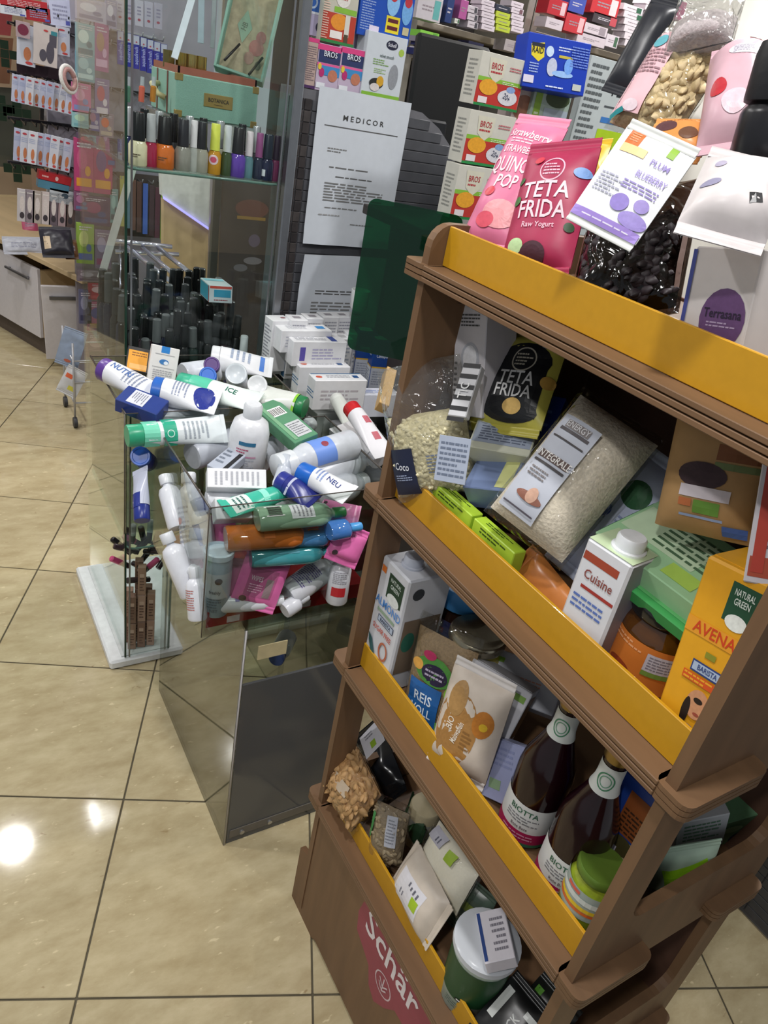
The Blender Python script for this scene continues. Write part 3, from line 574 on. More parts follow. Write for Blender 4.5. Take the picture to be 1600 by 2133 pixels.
M, w, h = place((1115, 905), (1135, 855), 62, ('X', .16), ('X', .18), (-1, -.4, .4))
carton('royal blue carton between the yellow pouch and the oats', M, .06, .07, .04, '24409A', front=[('l', 0, 0, .04, .03, 3, '5E78C4')])
M, w, h = place((1085, 1125), (1300, 860), 205, ('X', .03), ('X', .14), (-1, -.45, .45))
bag('large clear bag of rolled oats with white label lying diagonally across the upper shelf', M, w, h, .09, 'E8DDCB', [
    ('r', -.16*w, .19*h, w*.34, .004, '4A4448'), ('r', -.16*w, .23*h, w*.28, h*.05, '77706F'), ('t', -.16*w, .23*h, w*.09, 'ENERGY', 'C4C2C4', 0, .8), ('r', -.16*w, -.0*h, w*.36, h*.05, '5A4742'), ('t', -.16*w, .0*h, w*.1, 'INTEGRALE', 'E4E0DC', 0, .8), ('r', -.16*w, -.05*h, w*.36, .003, '3F3A3C'), ('r', -.16*w, .13*h, w*.36, .002, '3F3A3C'),
    ('l', -.2*w, -.12*h, w*.2, h*.07, 3, '77706F'), ('e', -.12*w, -.27*h, w*.3, h*.06, '8A5A4A'), ('e', -.1*w, -.25*h, w*.12, h*.1, 'C9A08A'), ('r', -.16*w, -.36*h, w*.38, .002, '55505A')], frac=.93, lump=.0012, seed=31, panel=(-.16*w, -.06*h, w*.44, h*.68, 'B9BDC8'), fm=film, rough=.7)
M, w, h = place((1215, 1200), (1400, 985), 190, ('X', .11), ('X', .19), (-1, -.3, .35))
pouch('lavender white pouch with green leaves behind the oats', M, w, h, .035, 'C0C8E0', [('e', -.1*w, .22*h, w*.35, h*.22, '2F5A3A'), ('e', -.3*w, .0*h, w*.2, h*.12, '3A4C9A'), ('e', .44*w, .3*h, w*.14, h*.3, '2B5B2B'), ('l', .1*w, 0, w*.4, h*.08, 2, '8C97BC')], seed=33, wr=.003)
M, w, h = place((1470, 1115), (1530, 850), 230, ('X', .10), ('X', .12), (-1, -.25, .1))
pouch('brown kraft paper pouch with dark berries and white label right of the lavender pouch', M, w, h, .06, 'A98455', [('r', .28*w, .32*h, w*.45, h*.16, '1E1A1E'), ('l', .28*w, .32*h, w*.35, h*.1, 3, '4F4A50'), ('r', .28*w, .16*h, w*.5, h*.12, '7A4A2A'), ('r', .28*w, .06*h, w*.5, h*.05, '6B7A4E'),
    ('e', -.06*w, -.03*h, w*.46, h*.2, '3C2A30'), ('r', .0*w, -.16*h, w*.46, h*.09, 'CFC6CC'), ('r', .04*w, -.27*h, w*.24, h*.1, '5F8A33'), ('r', -.16*w, -.25*h, w*.12, h*.06, 'B5673A'), ('r', 0, -.35*h, w*.4, h*.02, '8FA0C0'), ('r', .3*w, -.42*h, w*.2, h*.08, '4A6AB0')], seal='A07C4E', seed=35, foot=1, rough=.65, wr=.002)
M, w, h = place((1668, 1150), (1690, 1020), 90, ('X', .08), ('X', .09), (-1, -.3, .3))
carton('white carton with red lettering at the right edge of the upper shelf', M, .075, .12, .05, 'CBC6CC', front=[('r', 0, -.045, .07, .018, 'A8472E'), ('l', 0, -.02, .06, .02, 3, '6A5A62'), ('l', 0, .03, .05, .04, 5, '8A7A82'), ('r', -.028, 0, .01, .1, 'B03A2A')])
zc = SH[2]
def stand_at(px, py, X, z): p = at(px, py, X=X); return V((X, p.y, z))
M, w, h = place((1215, 1385), (1262, 1185), 122, ('X', .052), ('X', .052), (-1, -.1, 0))
P = at(1255, 1260, X=.08); 
gable('small white oat cream carton with green top edge and white cap on the upper shelf', fr((.062, P.y-.012, zc+.074), face=(-1, -.12, 0)), .06, .146, .056, 'DADBE0', 'E9ECEF', cap=(.006, .004),
      front=[('r', -.004, .054, .046, .010, 'A2452F'), ('t', -.0, .034, .016, 'Cuisine', '8A4A44', 0, .8), ('r', .004, .018, .044, .004, 'A2352F'), ('l', -.002, -.002, .042, .02, 3, '5A74B8'), ('e', -.012, -.046, .026, .026, '22387E')], top=[('r', 0, 0, .058, .054, 'C9DDB4')], right=[('r', 0, 0, .05, .14, '8E8C98')])
M = fr(at(1385, 1205, X=.1), (-.25, -.15, 1), (-.5, -.1, 1)); M = fr((.112, -.455, 1.196), up=(1, 0, .3), face=(-.3, 0, 1))
carton('flat pale green carton with bar code lying on the amber jar', M, .15, .10, .028, '9CC79A', front=[('r', -.02, .008, .1, .05, 'BFD6B4'), ('l', .02, .012, .1, .05, 6, '4E6B4E'), ('b', -.04, -.034, .03, .018), ('r', .03, -.03, .04, .02, 'A8CC5A')], left=[('r', 0, 0, .026, .08, '3F9A52')])
carton('thin green carton edge under the pale green one', Matrix.Translation((-.006, 0, -.023)) @ M, .15, .10, .016, '3F9A52', front=[('r', 0, -.036, .14, .012, '5FB06A')])
P = at(1350, 1345, X=.085)
jar('amber glass jar with black lid and orange label on the upper shelf', fr((.10, -.478, zc+.001), face=(-1, -.3, 0)), .045, .108, mat('4A2A08', .08, 0, .1, coat=.6), mat('121110', .18, coat=.5), .02, bands=[(.008, .066, 'C4702C', 1.25)], lidr=.041,
    items=[('l', -.02, .058, .04, .01, 2, 'E0A070'), ('r', .025, .048, .036, .022, 'B9B4BC'), ('l', .025, .048, .03, .018, 5, '77737C'), ('r', .025, .034, .036, .006, '6E8A3A'), ('e', -.02, .026, .03, .014, '8A3A1A'), ('r', -.02, .014, .04, .005, 'D9B03A')])
P = at(1490, 1330, X=.05)
gable('tall yellow drink carton with green logo at the right of the upper shelf', fr((.072, -.564, zc+.105), up=(.04, .13, 1), face=(-1, -.04, 0)) @ Matrix.Diagonal((.68, .885, .8, 1)), .092, .232, .085, 'DFA020', 'E8E8EA', cap=(.02, -.015),
      front=[('p', [(.0, .06), (.042, .06), (.042, .104), (.0, .104)], '1E4A33'), ('t', .021, .094, .0105, 'NATURAL', 'D9E2DA', 0, .62), ('t', .021, .084, .0105, 'GREEN', 'D9E2DA', 0, .72), ('e', .021, .062, .032, .018, 'E4E8E2'), ('r', .0, .038, .088, .018, 'E0982A'), ('t', 0, .038, .019, 'AVENA', 'C9401C', 0, 1.05), ('r', .005, .014, .016, .007, '8A8A2A'), ('r', .008, -.004, .05, .014, '2A3F78'), ('r', .008, -.004, .046, .010, 'A9B9D0'), ('t', .008, -.004, .009, 'BARISTA', '2A3F78', 0, .9), ('r', .0, -.018, .05, .010, 'D2541E'), ('l', 0, -.018, .046, .01, 2, 'E8A62A'),
             ('e', .010, -.045, .034, .036, 'C9906A'), ('e', -.004, -.058, .012, .035, '1F1512'), ('e', .010, -.040, .014, .007, '241813'), ('e', .013, -.056, .01, .004, '9A4A3A'), ('e', .006, -.084, .04, .026, '24409A'), ('r', -.034, -.08, .014, .02, '7FAE6A')], top=[('r', -.01, .01, .06, .05, 'E0A83A')], flap='DDA228')
M, w, h = place((1190, 1290), (1110, 1190), 60, ('X', .06), ('X', .06), (-1, -.5, .5))
pouch('copper orange foil bag end sticking out under the oats', M, .045, .11, .02, 'B5713A', [], seed=37, rough=.25)
# ================= third shelf
zc = SH[1]; P = at(830, 1300, X=.06)
gable('tall white almond drink carton at the left end of the middle shelf', fr((.07, P.y-.004, zc+.115), face=(-1, -.02, 0)), .078, .228, .085, 'CDCFD6', 'B9BDC9', cap=(0, .012),
      front=[('p', [(-.012, .052), (.03, .052), (.03, .098), (-.012, .098)], '1B3A28'), ('t', .009, .088, .0105, 'NATURAL', 'C9D6CE', 0, .62), ('t', .009, .077, .0105, 'GREEN', 'C9D6CE', 0, .75), ('e', .009, .056, .034, .02, 'D5DAD8'), ('r', -.028, .094, .012, .012, 'E07A33'), ('t', .002, .036, .021, 'ALMOND', '4A84C8', 0, .8), ('r', 0, .02, .05, .006, '8AA08A'), ('r', .004, .006, .046, .013, '33405A'), ('r', .004, .006, .043, .010, 'AAB6C9'), ('t', .004, .006, .009, 'BARISTA', '33405A', 0, .9), ('t', .0, -.014, .014, 'SUGAR FREE', 'C04A3E', 0, .7),
             ('o', .012, -.046, .026, .036, .004, 'B5654A'), ('p', [(-.034, -.036), (-.022, -.042), (-.008, -.066), (.006, -.066), (.004, -.108), (-.016, -.108), (-.012, -.08), (-.03, -.05)], '2E5A5E'), ('e', .008, -.075, .018, .02, 'A8624A'), ('r', -.032, -.085, .012, .024, '6E9A5A')],
      top=[('l', .02, .02, .03, .02, 3, '4A5060')], right=[('e', -.02, .085, .022, .022, '3A3E44'), ('r', .0, -.02, .07, .11, '7A6A5A'), ('e', -.02, -.01, .025, .04, '2F6A5A'), ('e', .014, -.04, .03, .04, 'A0603A')])
P = at(950, 1290, X=.12)
jar('jar with bright blue lid and navy wrap on the middle shelf', fr((.165, -.100, zc+.001), face=(-1, -.4, 0)), .042, .185, mat('2A1A14', .15), mat('3F84BE', .4), .034, bands=[(.01, .125, '1D2C6A', 2.6)], lidr=.046,
    items=[('e', .0, .08, .022, .014, '4A7AC8'), ('e', -.03, .1, .03, .014, 'B0623A'), ('e', -.035, .07, .02, .018, '2F6A4A'), ('r', -.01, .105, .02, .01, '7A2F4A'), ('l', 0, .05, .04, .02, 3, 'C9A24A')])
P = at(1000, 1340, X=.14)
jar('yellow filled glass jar with metallic lid on the middle shelf', fr((.13, -.190, zc+.001), face=(-1, -.4, 0)), .046, .16, mat('B9A83A', .18, 0, .05, coat=.4), mat('A9A08A', .2, .9), .016, lidr=.045)
M, w, h = place((890, 1535), (942, 1300), 145, ('X', .062), ('X', .085), (-1, -.3, .2))
bag('clear bag of brown rice with green and blue label in front of the almond carton', M, w, h, .045, '9A8262', [('e', .0*w, .12*h, w*.6, h*.24, '4A8A3A'), ('e', .02*w, .1*h, w*.4, h*.17, '241A3E'), ('l', .02*w, .1*h, w*.28, h*.08, 2, 'B9B0C9'), ('e', -.26*w, .13*h, w*.18, w*.16, 'D9A04A'), ('e', -.1*w, .24*h, w*.2, w*.12, 'B02A5A'), ('e', .3*w, -.0*h, w*.18, h*.14, '8ABF3A'), ('r', -.08*w, -.2*h, w*.52, h*.4, '1E5A9A'), ('t', -.08*w, -.13*h, w*.2, 'REIS', 'DCE6F0', 0, .85), ('t', -.08*w, -.24*h, w*.17, 'VOLL', 'DCE6F0', 0, .85), ('l', -.08*w, -.34*h, w*.36, h*.06, 2, '9AB6D9'), ('e', .3*w, -.2*h, w*.12, w*.12, 'B94A3A'), ('r', .24*w, -.34*h, w*.12, h*.16, '6EAA4A')], frac=.86, lump=.0012, seed=41, rough=.7)
M, w, h = place((950, 1600), (1010, 1410), 140, ('X', .045), ('X', .075), (-1, -.4, .25))
pouch('white and tan pouch with big tan drop and orange chips beside the rice bag', M, w, h, .05, 'CFC2B4', [('e', -.12*w, -.05*h, w*.7, h*.75, 'A87A42'), ('e', -.2*w, .25*h, w*.3, h*.35, 'A9824E'), ('e', .26*w, .12*h, w*.3, h*.28, 'B9742A'), ('e', .28*w, .1*h, w*.12, h*.08, 'D9B02A'), ('t', -.2*w, -.0*h, w*.15, 'BIO', 'E6DCCB', 90), ('t', -.06*w, -.06*h, w*.13, 'Maiswaffeln', 'E6DCCB', 80, .6), ('l', .1*w, -.1*h, w*.16, h*.2, 5, '8A6232')], seal='D6D0CC', seed=43, rough=.5)
M, w, h = place((1005, 1500), (1050, 1415), 95, ('X', .1), ('X', .13), (-.7, -.4, 1))
carton('opened white cardboard box with brown inside lying behind the tan pouch', M, .10, .09, .05, 'C4C4CA', front=[('e', -.015, .0, .05, .04, 'DDDEE4'), ('r', .035, .03, .02, .01, '7AA04A')], right=[('r', 0, 0, .04, .07, '7A5A3E')], flap='B9B9BE')
M, w, h = place((1075, 1440), (1090, 1400), 70, ('X', .16), ('X', .18), (-.6, -.2, 1))
carton('white flat carton edge with small green mark behind the opened box', M, .13, .07, .03, 'B4B6BE', front=[('r', -.04, .02, .02, .008, '7FB03A'), ('l', .01, .0, .05, .01, 2, 'C08A7A')])
M, w, h = place((1035, 1665), (1055, 1540), 90, ('X', .075), ('X', .10), (-1, -.1, .25))
carton('pale lavender flat carton leaning against the left dark bottle', M, .085, h, .022, '9096B8', front=[('r', .0, -.02, .02, .014, '7F9A7A'), ('l', .0, .02, .05, .03, 4, '8087AC')], flap='A4AACA')
def wine(label, P):
    prof = [(0, 0), (.036, 0), (.039, .006), (.039, .135), (.036, .155), (.026, .185), (.017, .215), (.0155, .225), (.0155, .275), (0, .275)]
    return bottle(label, fr(P, face=(-1, -.45, 0)) @ Matrix.Diagonal((.96, .9, .96, 1)), prof, mat('1C060C', .14, 0, .1, coat=.15), [(.0165, .262), (.0172, .264), (.0172, .29), (.015, .292), (0, .292)], mat('9A8048', .3, .8),
        bands=[(.014, .088, 'CFD0CE', 1.7), (.014, .036, 'A01C4E', 1.7), (.008, .014, '2F6A4A', 1.7), (.208, .255, 'C6CAC6', 3.14)], name='juice_bottle',
        items=[('t', .0, .075, .014, 'BIOTTA', '2A5A42', 0, .9), ('l', 0, .058, .05, .016, 3, '77777A'), ('t', 0, .044, .008, 'Rote Bete', '5A4A50'), ('l', 0, .026, .05, .012, 2, 'C98AA4'), ('o', 0, .231, .024, .03, .002, '3F7A5A'), ('o', 0, .231, .016, .02, .0015, '5F8F74')])
P = at(1085, 1725, X=.075); wine('dark beetroot juice bottle with green neck label, further of the two', (.085, -.420, zc+.001))
P = at(1160, 1830, X=.07); wine('dark beetroot juice bottle with green neck label, nearer of the two', (.078, -.506, zc+.001))
P = at(1290, 1720, X=.09)
carton('blue and cream food carton with orange panel right of the dark bottles', fr((.13, -.535, zc+.101), face=(-1, -.1, 0)), .085, .2, .04, right=[('r', 0, .0, .036, .19, 'B4B2A4')] , col='22408E', front=[('r', .014, .052, .055, .068, '8A4A22'), ('l', .014, .04, .05, .04, 6, '3A2214'), ('r', .022, -.03, .04, .09, 'BCAE84'), ('e', .004, .002, .034, .03, '4A4426'), ('r', -.018, -.012, .036, .016, 'C9C4D4'), ('l', -.018, -.012, .03, .01, 2, 'A04A6A'), ('r', .0, -.04, .07, .018, 'B4B2BE'), ('l', .0, -.07, .07, .034, 6, 'BDB9C4')])
P = at(1235, 1900, X=.05)
jar('glass jar of green olives with striped label at the right of the middle shelf', fr((.062, -.555, zc+.001), face=(-1, -.5, 0)), .033, .112, mat('8A9A2A', .12, 0, .35, 60, coat=.5), mat('5E7A2E', .3, .3), .012, bands=[(.045, .088, '9AA6A0', 2.2)],
    items=[('r', 0, .062, .09, .006, 'D9B92A'), ('r', 0, .056, .09, .005, 'C8622A'), ('r', 0, .074, .09, .008, 'C9CFC9'), ('r', -.02, .083, .02, .005, 'CC5A4A')])
M, w, h = place((1395, 1900), (1440, 1740), 80, ('Y', -.578), ('Y', -.578), (-.5, -1, .1))
pouch('lime green and pale pouch seen through the right side window of the stand', M, .085, .16, .03, 'A9BFAA', [('r', 0, .03, .06, .05, '9AD42A', 10)], seed=47)
M, w, h = place((1525, 1765), (1540, 1640), 120, ('Y', -.55), ('Y', -.55), (-.5, -1, .1))
carton('blueberry and green leaf carton seen through the right side window of the stand', M, .10, .13, .05, '6E9A72', front=[('e', .0, .0, .05, .05, '2E3556'), ('e', -.03, -.03, .03, .03, '39406A'), ('e', .03, .03, .04, .03, '3F7A46'), ('r', .0, -.055, .09, .014, '6A86B4'), ('e', -.02, .04, .03, .02, 'A9C99A')])
M, w, h = place((1440, 1745), (1455, 1670), 80, ('Y', -.54), ('Y', -.54), (-.6, -1, .3))
carton('white box corner with green lines above the lime pouch', M, .07, .09, .04, 'BDBFC2', front=[('l', 0, .01, .05, .05, 5, '6A8A74')])
# ================= lowest shelf
zc = SH[0]
M, w, h = place((765, 1700), (705, 1575), 105, ('X', .035), ('X', .045), (-1, -.4, .45))
bag('clear bag of tan pasta chips at the left of the lowest shelf', M, w, h*1.05, .06, 'A27A4E', [('r', .0, .0*h, w*.2, h*.4, 'B9A893', 15)], frac=.9, lump=.006, seed=51, bits=('B08A5C', 110, .009, 1.7))
M, w, h = place((810, 1660), (760, 1530), 85, ('X', .12), ('X', .13), (-1, -.3, .35))
pouch('black glossy pouch behind the tan pasta bag', M, w, h, .05, '1C1E22', [], seed=53, rough=.2, wr=.004)
M, w, h = place((782, 1560), (768, 1520), 60, ('X', .07), ('X', .08), (-1, -.3, .5))
carton('white label card with lime square on the black pouch', M, .055, .05, .001, 'C4C4CC', front=[('r', 0, -.01, .014, .014, '86A82E'), ('l', 0, .012, .03, .012, 2, '7A7A84')])
M, w, h = place((800, 1800), (822, 1665), 80, ('X', .045), ('X', .07), (-1, -.4, .4))
bag('clear bag of grey seeds with green stripe and white label on the lowest shelf', M, w, h, .05, '82735E', [('r', -.36*w, .1*h, w*.1, h*.4, '3F8A4E', -6), ('r', .2*w, .12*h, w*.26, h*.45, 'A5A8B2', 4), ('l', .2*w, .12*h, w*.2, h*.36, 8, '73767F')], frac=.85, lump=.0015, seed=55, bits=('96866C', 70, .005, 1.6))
M, w, h = place((872, 1730), (860, 1690), 40, ('X', .12), ('X', .14), (-1, -.3, .3))
pouch('dark green pouch between the seeds and the flour bags', M, .05, .09, .03, '27402A', [('l', 0, 0, .03, .06, 6, '4E7A52')], seed=57)
P = at(885, 1690, X=.14)
bottle('small cream tin with green print behind the flour bags', fr((.14, P.y, zc+.001), face=(-1, -.3, 0)), [(0, 0), (.03, 0), (.03, .09), (.028, .093), (0, .093)], mat('B5A98A', .4), bands=[(.02, .07, 'A9A9A0', 1.4)], items=[('e', 0, .05, .012, .02, '5A7A3A')], name='food_tin', cat='tin')
M, w, h = place((910, 1925), (850, 1800), 100, ('X', .04), ('X', .06), (-1, -.4, .45))
pouch('white flour pouch with lime square on its label, lower of two', M, w, h, .055, 'C9BDAF', [('r', -.06*w, .02*h, w*.55, h*.62, 'D6D4DA', 6), ('l', -.16*w, .14*h, w*.16, h*.12, 2, '6A6A78'), ('r', -.06*w, -.18*h, w*.2, h*.16, '9DBB2C', 8), ('l', .1*w, -.05*h, w*.1, h*.3, 4, '5A5A68')], seed=61, wr=.002)
M, w, h = place((980, 1870), (890, 1745), 105, ('X', .09), ('X', .10), (-1, -.4, .55))
bag('clear glossy bag of white starch resting on the flour pouch', M, w, h*1.02, .05, 'EAE4D4', [('r', .3*w, -.1*h, w*.2, h*.16, '8FAA2E', 8), ('r', .34*w, .24*h, w*.22, h*.28, 'A4A2AC'), ('l', .32*w, .2*h, w*.1, h*.1, 2, '4A4A5A')], frac=.92, fb=.05, lump=.0003, seed=63)
M, w, h = place((960, 1935), (1000, 1860), 60, ('X', .11), ('X', .12), (-1, -.4, .4))
pouch('grey green pouch between the starch bag and the lidded cup', M, .06, .11, .03, '55665A', [('r', 0, .02, .03, .02, '8A9A4A'), ('l', 0, -.02, .04, .03, 3, '3A4A40')], seed=65, rough=.3)
P = at(1000, 2020, X=.07)
def cuplid(r):
    q = MB(); q.lathe([(.050, .128), (.052, .13), (.052, .14), (.046, .144), (0, .142)], clear('C9D2DC', .2, 1.5, haze=.75), 30); q.build('lid', r)
bottle('green and white paper cup with cloudy plastic lid at the right of the lowest shelf', fr((.065, P.y+.004, zc+.001), face=(-1, -.5, 0)), [(0, 0), (.042, 0), (.044, .002), (.0485, .128), (0, .128)], mat('A9B9AE', .4), bands=[(.035, .118, '1F4A2A', 1.5)], items=[('e', .0, .04, .018, .008, '1A1C1E'), ('r', 0, .04, .012, .003, 'E8E8E8'), ('l', 0, .02, .05, .016, 3, '7A8A80')], name='paper_cup', cat='cup', extra=cuplid)
M = fr(at(1045, 1915, X=.075), up=(-.3, .85, .25), face=(-.75, -.3, 1))
carton('white labelled flat box with blue edge lying on the cup lid', fr((.068, P.y-.006, zc+.158), up=(-.45, -.8, .15), face=(-.5, 0, 1)), .045, .085, .022, 'CFCBD2', front=[('r', .019, 0, .005, .08, '22407E'), ('l', -.006, 0, .02, .06, 6, '77747E')])
for i, (px, py, c1, c2, lb) in enumerate(((1090, 2075, '17181A', '8FBF3A', 'black snack pack with lime edge lying at the front of the lowest shelf'), (1120, 2050, '1B1D1B', '5F9A3A', 'black snack pack with green print behind the lime edged one'), (1060, 2120, '141516', 'C9CCC9', 'black snack pack with big white lettering nearest the yellow lip'))):
    M = fr(V((.06+.05*(i == 1), at(px, py, X=.06).y, zc+.03+.012*i)), up=(.7, .1, .5), face=(-.6, -.2, 1))
    pouch(lb, M, .075, .11, .02, c1, [('r', -.025, .02, .012, .05, c2), ('r', .02, .035, .02, .01, c2), ('t', .005, 0, .018, ('BIO', 'RAW', 'SNACK')[i], 'C9CCC9', 90), ('e', .02, -.03, .016, .012, '5E8F2A')], seed=70+i, rough=.3)
# ================= tubes, bottles and wipes in the acrylic bins
UP = (-.15, -.25, 1)
WH = 'DDDFE4'
def tub(label, a, b, wpx, za, zb, col, capc, items=(), face=UP, capL=.02, dr=.75, name='cream_tube', **k):
    M, w, h = place(a, b, wpx, ('Z', za), ('Z', zb), face); it = items(w, h) if callable(items) else items
    return tube_pkg(label, M, h, w, w*dr, col, capc, capL, it, name=name, **k)
def lines(c='8A8F9A', tc=None, t=None):
    def g(w, h): return [('l', -.0, .1*h, w*.6, h*.3, 5, c)]+([('t', 0, -.12*h, w*.32, t, tc, 90)] if t else [])
    return g
tub('white cream tube with purple cap lying across the left rear bin corner', (214, 768), (326, 822), 56, .985, .97, WH, '5A3A8A', lines('8890A4', '4A6AA8', 'NUTRI'))
tub('white cream tube with blue cap and navy tail in the rear bin', (320, 812), (446, 838), 52, .975, .97, WH, '2A62B8', lambda w, h: [('l', -.0, -.05*h, w*.6, h*.25, 5, '8A93AC'), ('e', 0, .34*h, w*.9, h*.34, '26348A')])
tub('white cream tube with teal shoulder and green print crossing the rear bin', (374, 800), (530, 836), 48, .965, .97, 'DDE8E4', '3DAE8C', lambda w, h: [('r', 0, -.2*h, w*.8, h*.25, '58BFA0'), ('t', 0, .2*h, w*.3, 'ICE', '2E6A5A', 90)], capL=.03)
tub('large white tube with glossy green cap pressed against the front wall of the rear bin', (264, 908), (462, 893), 62, .93, .93, 'D5DDE0', '2F9A74', lambda w, h: [('r', 0, -.27*h, w*.85, h*.16, '74CDB0'), ('r', 0, -.08*h, w*.9, h*.14, '2FA283'), ('o', .1*w, -.08*h, w*.25, w*.25, .0015, 'D5EDE4'), ('l', 0, .2*h, w*.6, h*.3, 6, '9AA3AC')], capL=.036, face=(-.3, -1, .8))
M, w, h = place((332, 805), (345, 722), 58, ('Z', .95), ('Z', 1.03), (-.2, -1, .25))
carton('tall white cream carton with blue square flap and round logo rising from the rear bin', M, w, h, .035, 'E0DFDC', front=[('r', 0, .42*h, w*.3, h*.16, '2B7FC8'), ('r', 0, .3*h, w*.7, .0016, 'A9A9A9'), ('e', 0, .12*h, w*.34, w*.2, '3A78B4'), ('e', .004, .1*h, w*.16, w*.14, 'DDE6EE'), ('r', 0, -.02*h, w*.8, .0012, 'A9A9A9'), ('l', 0, -.25*h, w*.7, h*.36, 7, 'A5A5A8')])
M, w, h = place((285, 778), (292, 728), 52, ('Z', .97), ('Z', 1.01), (-.2, -1, .5))
carton('orange and black patterned small carton behind the tall white one', M, w, h, .02, '1E1C1C', front=[('r', -.05*w, -.05*h, w*.78, h*.8, 'E09A2A'), ('l', 0, .2*h, w*.6, h*.2, 2, '7A4A14'), ('r', 0, -.3*h, w*.7, h*.2, 'E8B268')])
M, w, h = place((262, 832), (330, 858), 40, ('Z', .965), ('Z', .955), (-.1, -.2, 1))
carton('navy carton with white bar code sticker at the left edge of the rear bin', M, w, h*1.25, .03, '22387E', front=[('r', 0, -.1*h, w*.8, h*.5, 'C9CBD4'), ('l', 0, -.1*h, w*.6, h*.4, 6, '77798A')])
def capface(label, px, py, rpx, z, capc, col=WH, L=.1, ax=(-.35, -.75, .55), capL=.016):
    P = at(px, py, Z=z); r0 = rpx*m_per_px(P); M = fr(P, tuple(-a for a in ax), (0, 0, 1))
    bottle(label, M, [(r0*.85, capL), (r0, capL+.006), (r0, L), (0, L+.001)], mat(col, .3), [(0, .0012), (r0*.72, .0012), (r0*.78, 0), (r0*.93, 0), (r0, .003), (r0, capL), (r0*.9, capL+.001)], mat(capc, .25), name='cream_tube', cat='tube')
capface('tube with dark purple round cap facing the camera in the rear bin', 441, 759, 17, 1.0, '4A2470')
capface('tube with bright blue round cap facing the camera below the purple one', 433, 781, 18, .985, '2264C4')
capface('bottle with clear domed cap facing the camera in the rear bin', 492, 778, 23, .99, 'C9D0D6')
capface('bottle with plain white round cap facing the camera at the right of the rear bin', 536, 801, 21, .985, 'DADDE0')
capface('bottle with blue round cap seen through the left wall of the rear bin', 292, 950, 21, .88, '2A5CB8', '22307E')
capface('bottle with reddish brown round base below the green capped tube', 432, 935, 22, .86, '7E4548')
tub('navy and white tube standing behind the left acrylic wall', (296, 1085), (292, 985), 34, .80, .86, 'B4B9CC', '22307E', [('r', 0, -.01, .02, .03, '22307E')], face=(-.8, -.6, .1), capL=.03)
tub('flat white wide tube lying along the back of the rear bin', (440, 745), (560, 765), 42, .975, .97, 'DCDEE2', 'D5D8DC', lambda w, h: [('l', 0, 0, w*.5, h*.4, 4, '9AA6BC'), ('r', .0, .38*h, w*.7, h*.08, '4A7AC8')])
tub('white tube with lime ring and dark green cap at the right of the rear bin', (636, 850), (540, 818), 44, .965, .97, 'DADDD8', '2A7A4A', lambda w, h: [('r', 0, -.31*h, w*.9, h*.05, '8AC83A')], capL=.018)
M, w, h = place((638, 925), (552, 850), 52, ('Z', .935), ('Z', .955), UP)
carton('green bottle-shaped carton with bar code and white sticker lying diagonally in the rear bin', M, w, h, .03, '5A8F6E', front=[('b', -.0, .22*h, w*.6, h*.2), ('r', .1*w, -.25*h, w*.6, h*.34, 'C4C6CA'), ('l', .1*w, -.25*h, w*.5, h*.28, 6, '77797F'), ('r', -.32*w, 0, w*.14, h*.9, '7AA884')])
# front bin
bottle('white round lotion bottle with flip cap and blue stripe standing in the front bin', fr(V((-.022, .42, .862)), (.03, -.05, 1), (-.5, -1, 0)), [(0, 0), (.036, 0), (.039, .004), (.039, .09), (.034, .11), (.018, .122), (0, .122)], mat(WH, .25), [(.0175, .118), (.0185, .12), (.0185, .144), (.015, .149), (0, .149)], mat('DCDFE4', .3),
       items=[('r', 0, .078, .034, .008, '2F6F94'), ('l', -.008, .062, .026, .012, 2, 'B0466A'), ('l', .0, .03, .036, .03, 6, 'A9AFBA'), ('r', .01, .05, .02, .003, 'C48AA8')], name='lotion_bottle')
def lay(label, a, b, za, zb, prof_r, L=None, col=None, capc='DADDE0', m=None, capL=.02, capr=.6, bands=(), items=(), face=UP, sy=1, neck=.55, name='lotion_bottle'):
    M, w, h = place(a, b, 10, ('Z', za), ('Z', zb), face); M = M @ Matrix.Translation((0, -h/2, 0)); r0 = prof_r; hb = h-capL
    prof = [(0, 0), (r0*.9, 0), (r0, .004), (r0, hb*.8), (r0*.85, hb*.9), (r0*neck, hb*.97), (r0*neck, hb+.002), (0, hb+.002)]
    cr = r0*capr; bb = [(y0*hb, y1*hb, c, ha) for y0, y1, c, ha in bands]
    return bottle(label, M, prof, m or mat(col, .25), [(cr*.95, hb), (cr, hb+.001), (cr, h-.002), (cr*.9, h), (0, h)], mat(capc, .28), bands=bb, items=items(r0, hb) if callable(items) else items, name=name, sy=sy)
lay('cloudy white bottle with light blue label and red mark lying in the front bin', (735, 925), (575, 975), .93, .91, .032, col='C9CED6', capc='D5DADF', bands=[(.42, .75, '6E92DC', 1.5)], items=lambda r, h: [('e', -.005, .55*h, .014, .016, '8E3A4A')], capr=.85, capL=.04, neck=.7)
tub('white hand cream tube with bright blue cap and fanned tail in the front bin', (625, 983), (722, 1028), 50, .925, .92, 'E0E2E6', '1E62BE', lambda w, h: [('l', 0, -.05*h, w*.5, h*.2, 3, '7F94C4'), ('t', 0, .22*h, w*.3, 'NEU', '22387E', 90)], capL=.032)
tub('navy tube with silver ring next to the hand cream', (582, 1000), (650, 1040), 50, .91, .9, '28307E', '2A3488', lambda w, h: [('r', 0, -.1*h, w*.9, h*.06, 'B9BFD6')])
tub('clear capped spray head behind the navy tube', (596, 952), (588, 1005), 40, .93, .9, 'C5CBD4', 'B9C0CA', capL=.03)
M, w, h = place((430, 1000), (552, 1003), 40, ('Z', .90), ('Z', .90), (-.2, -.9, .9))
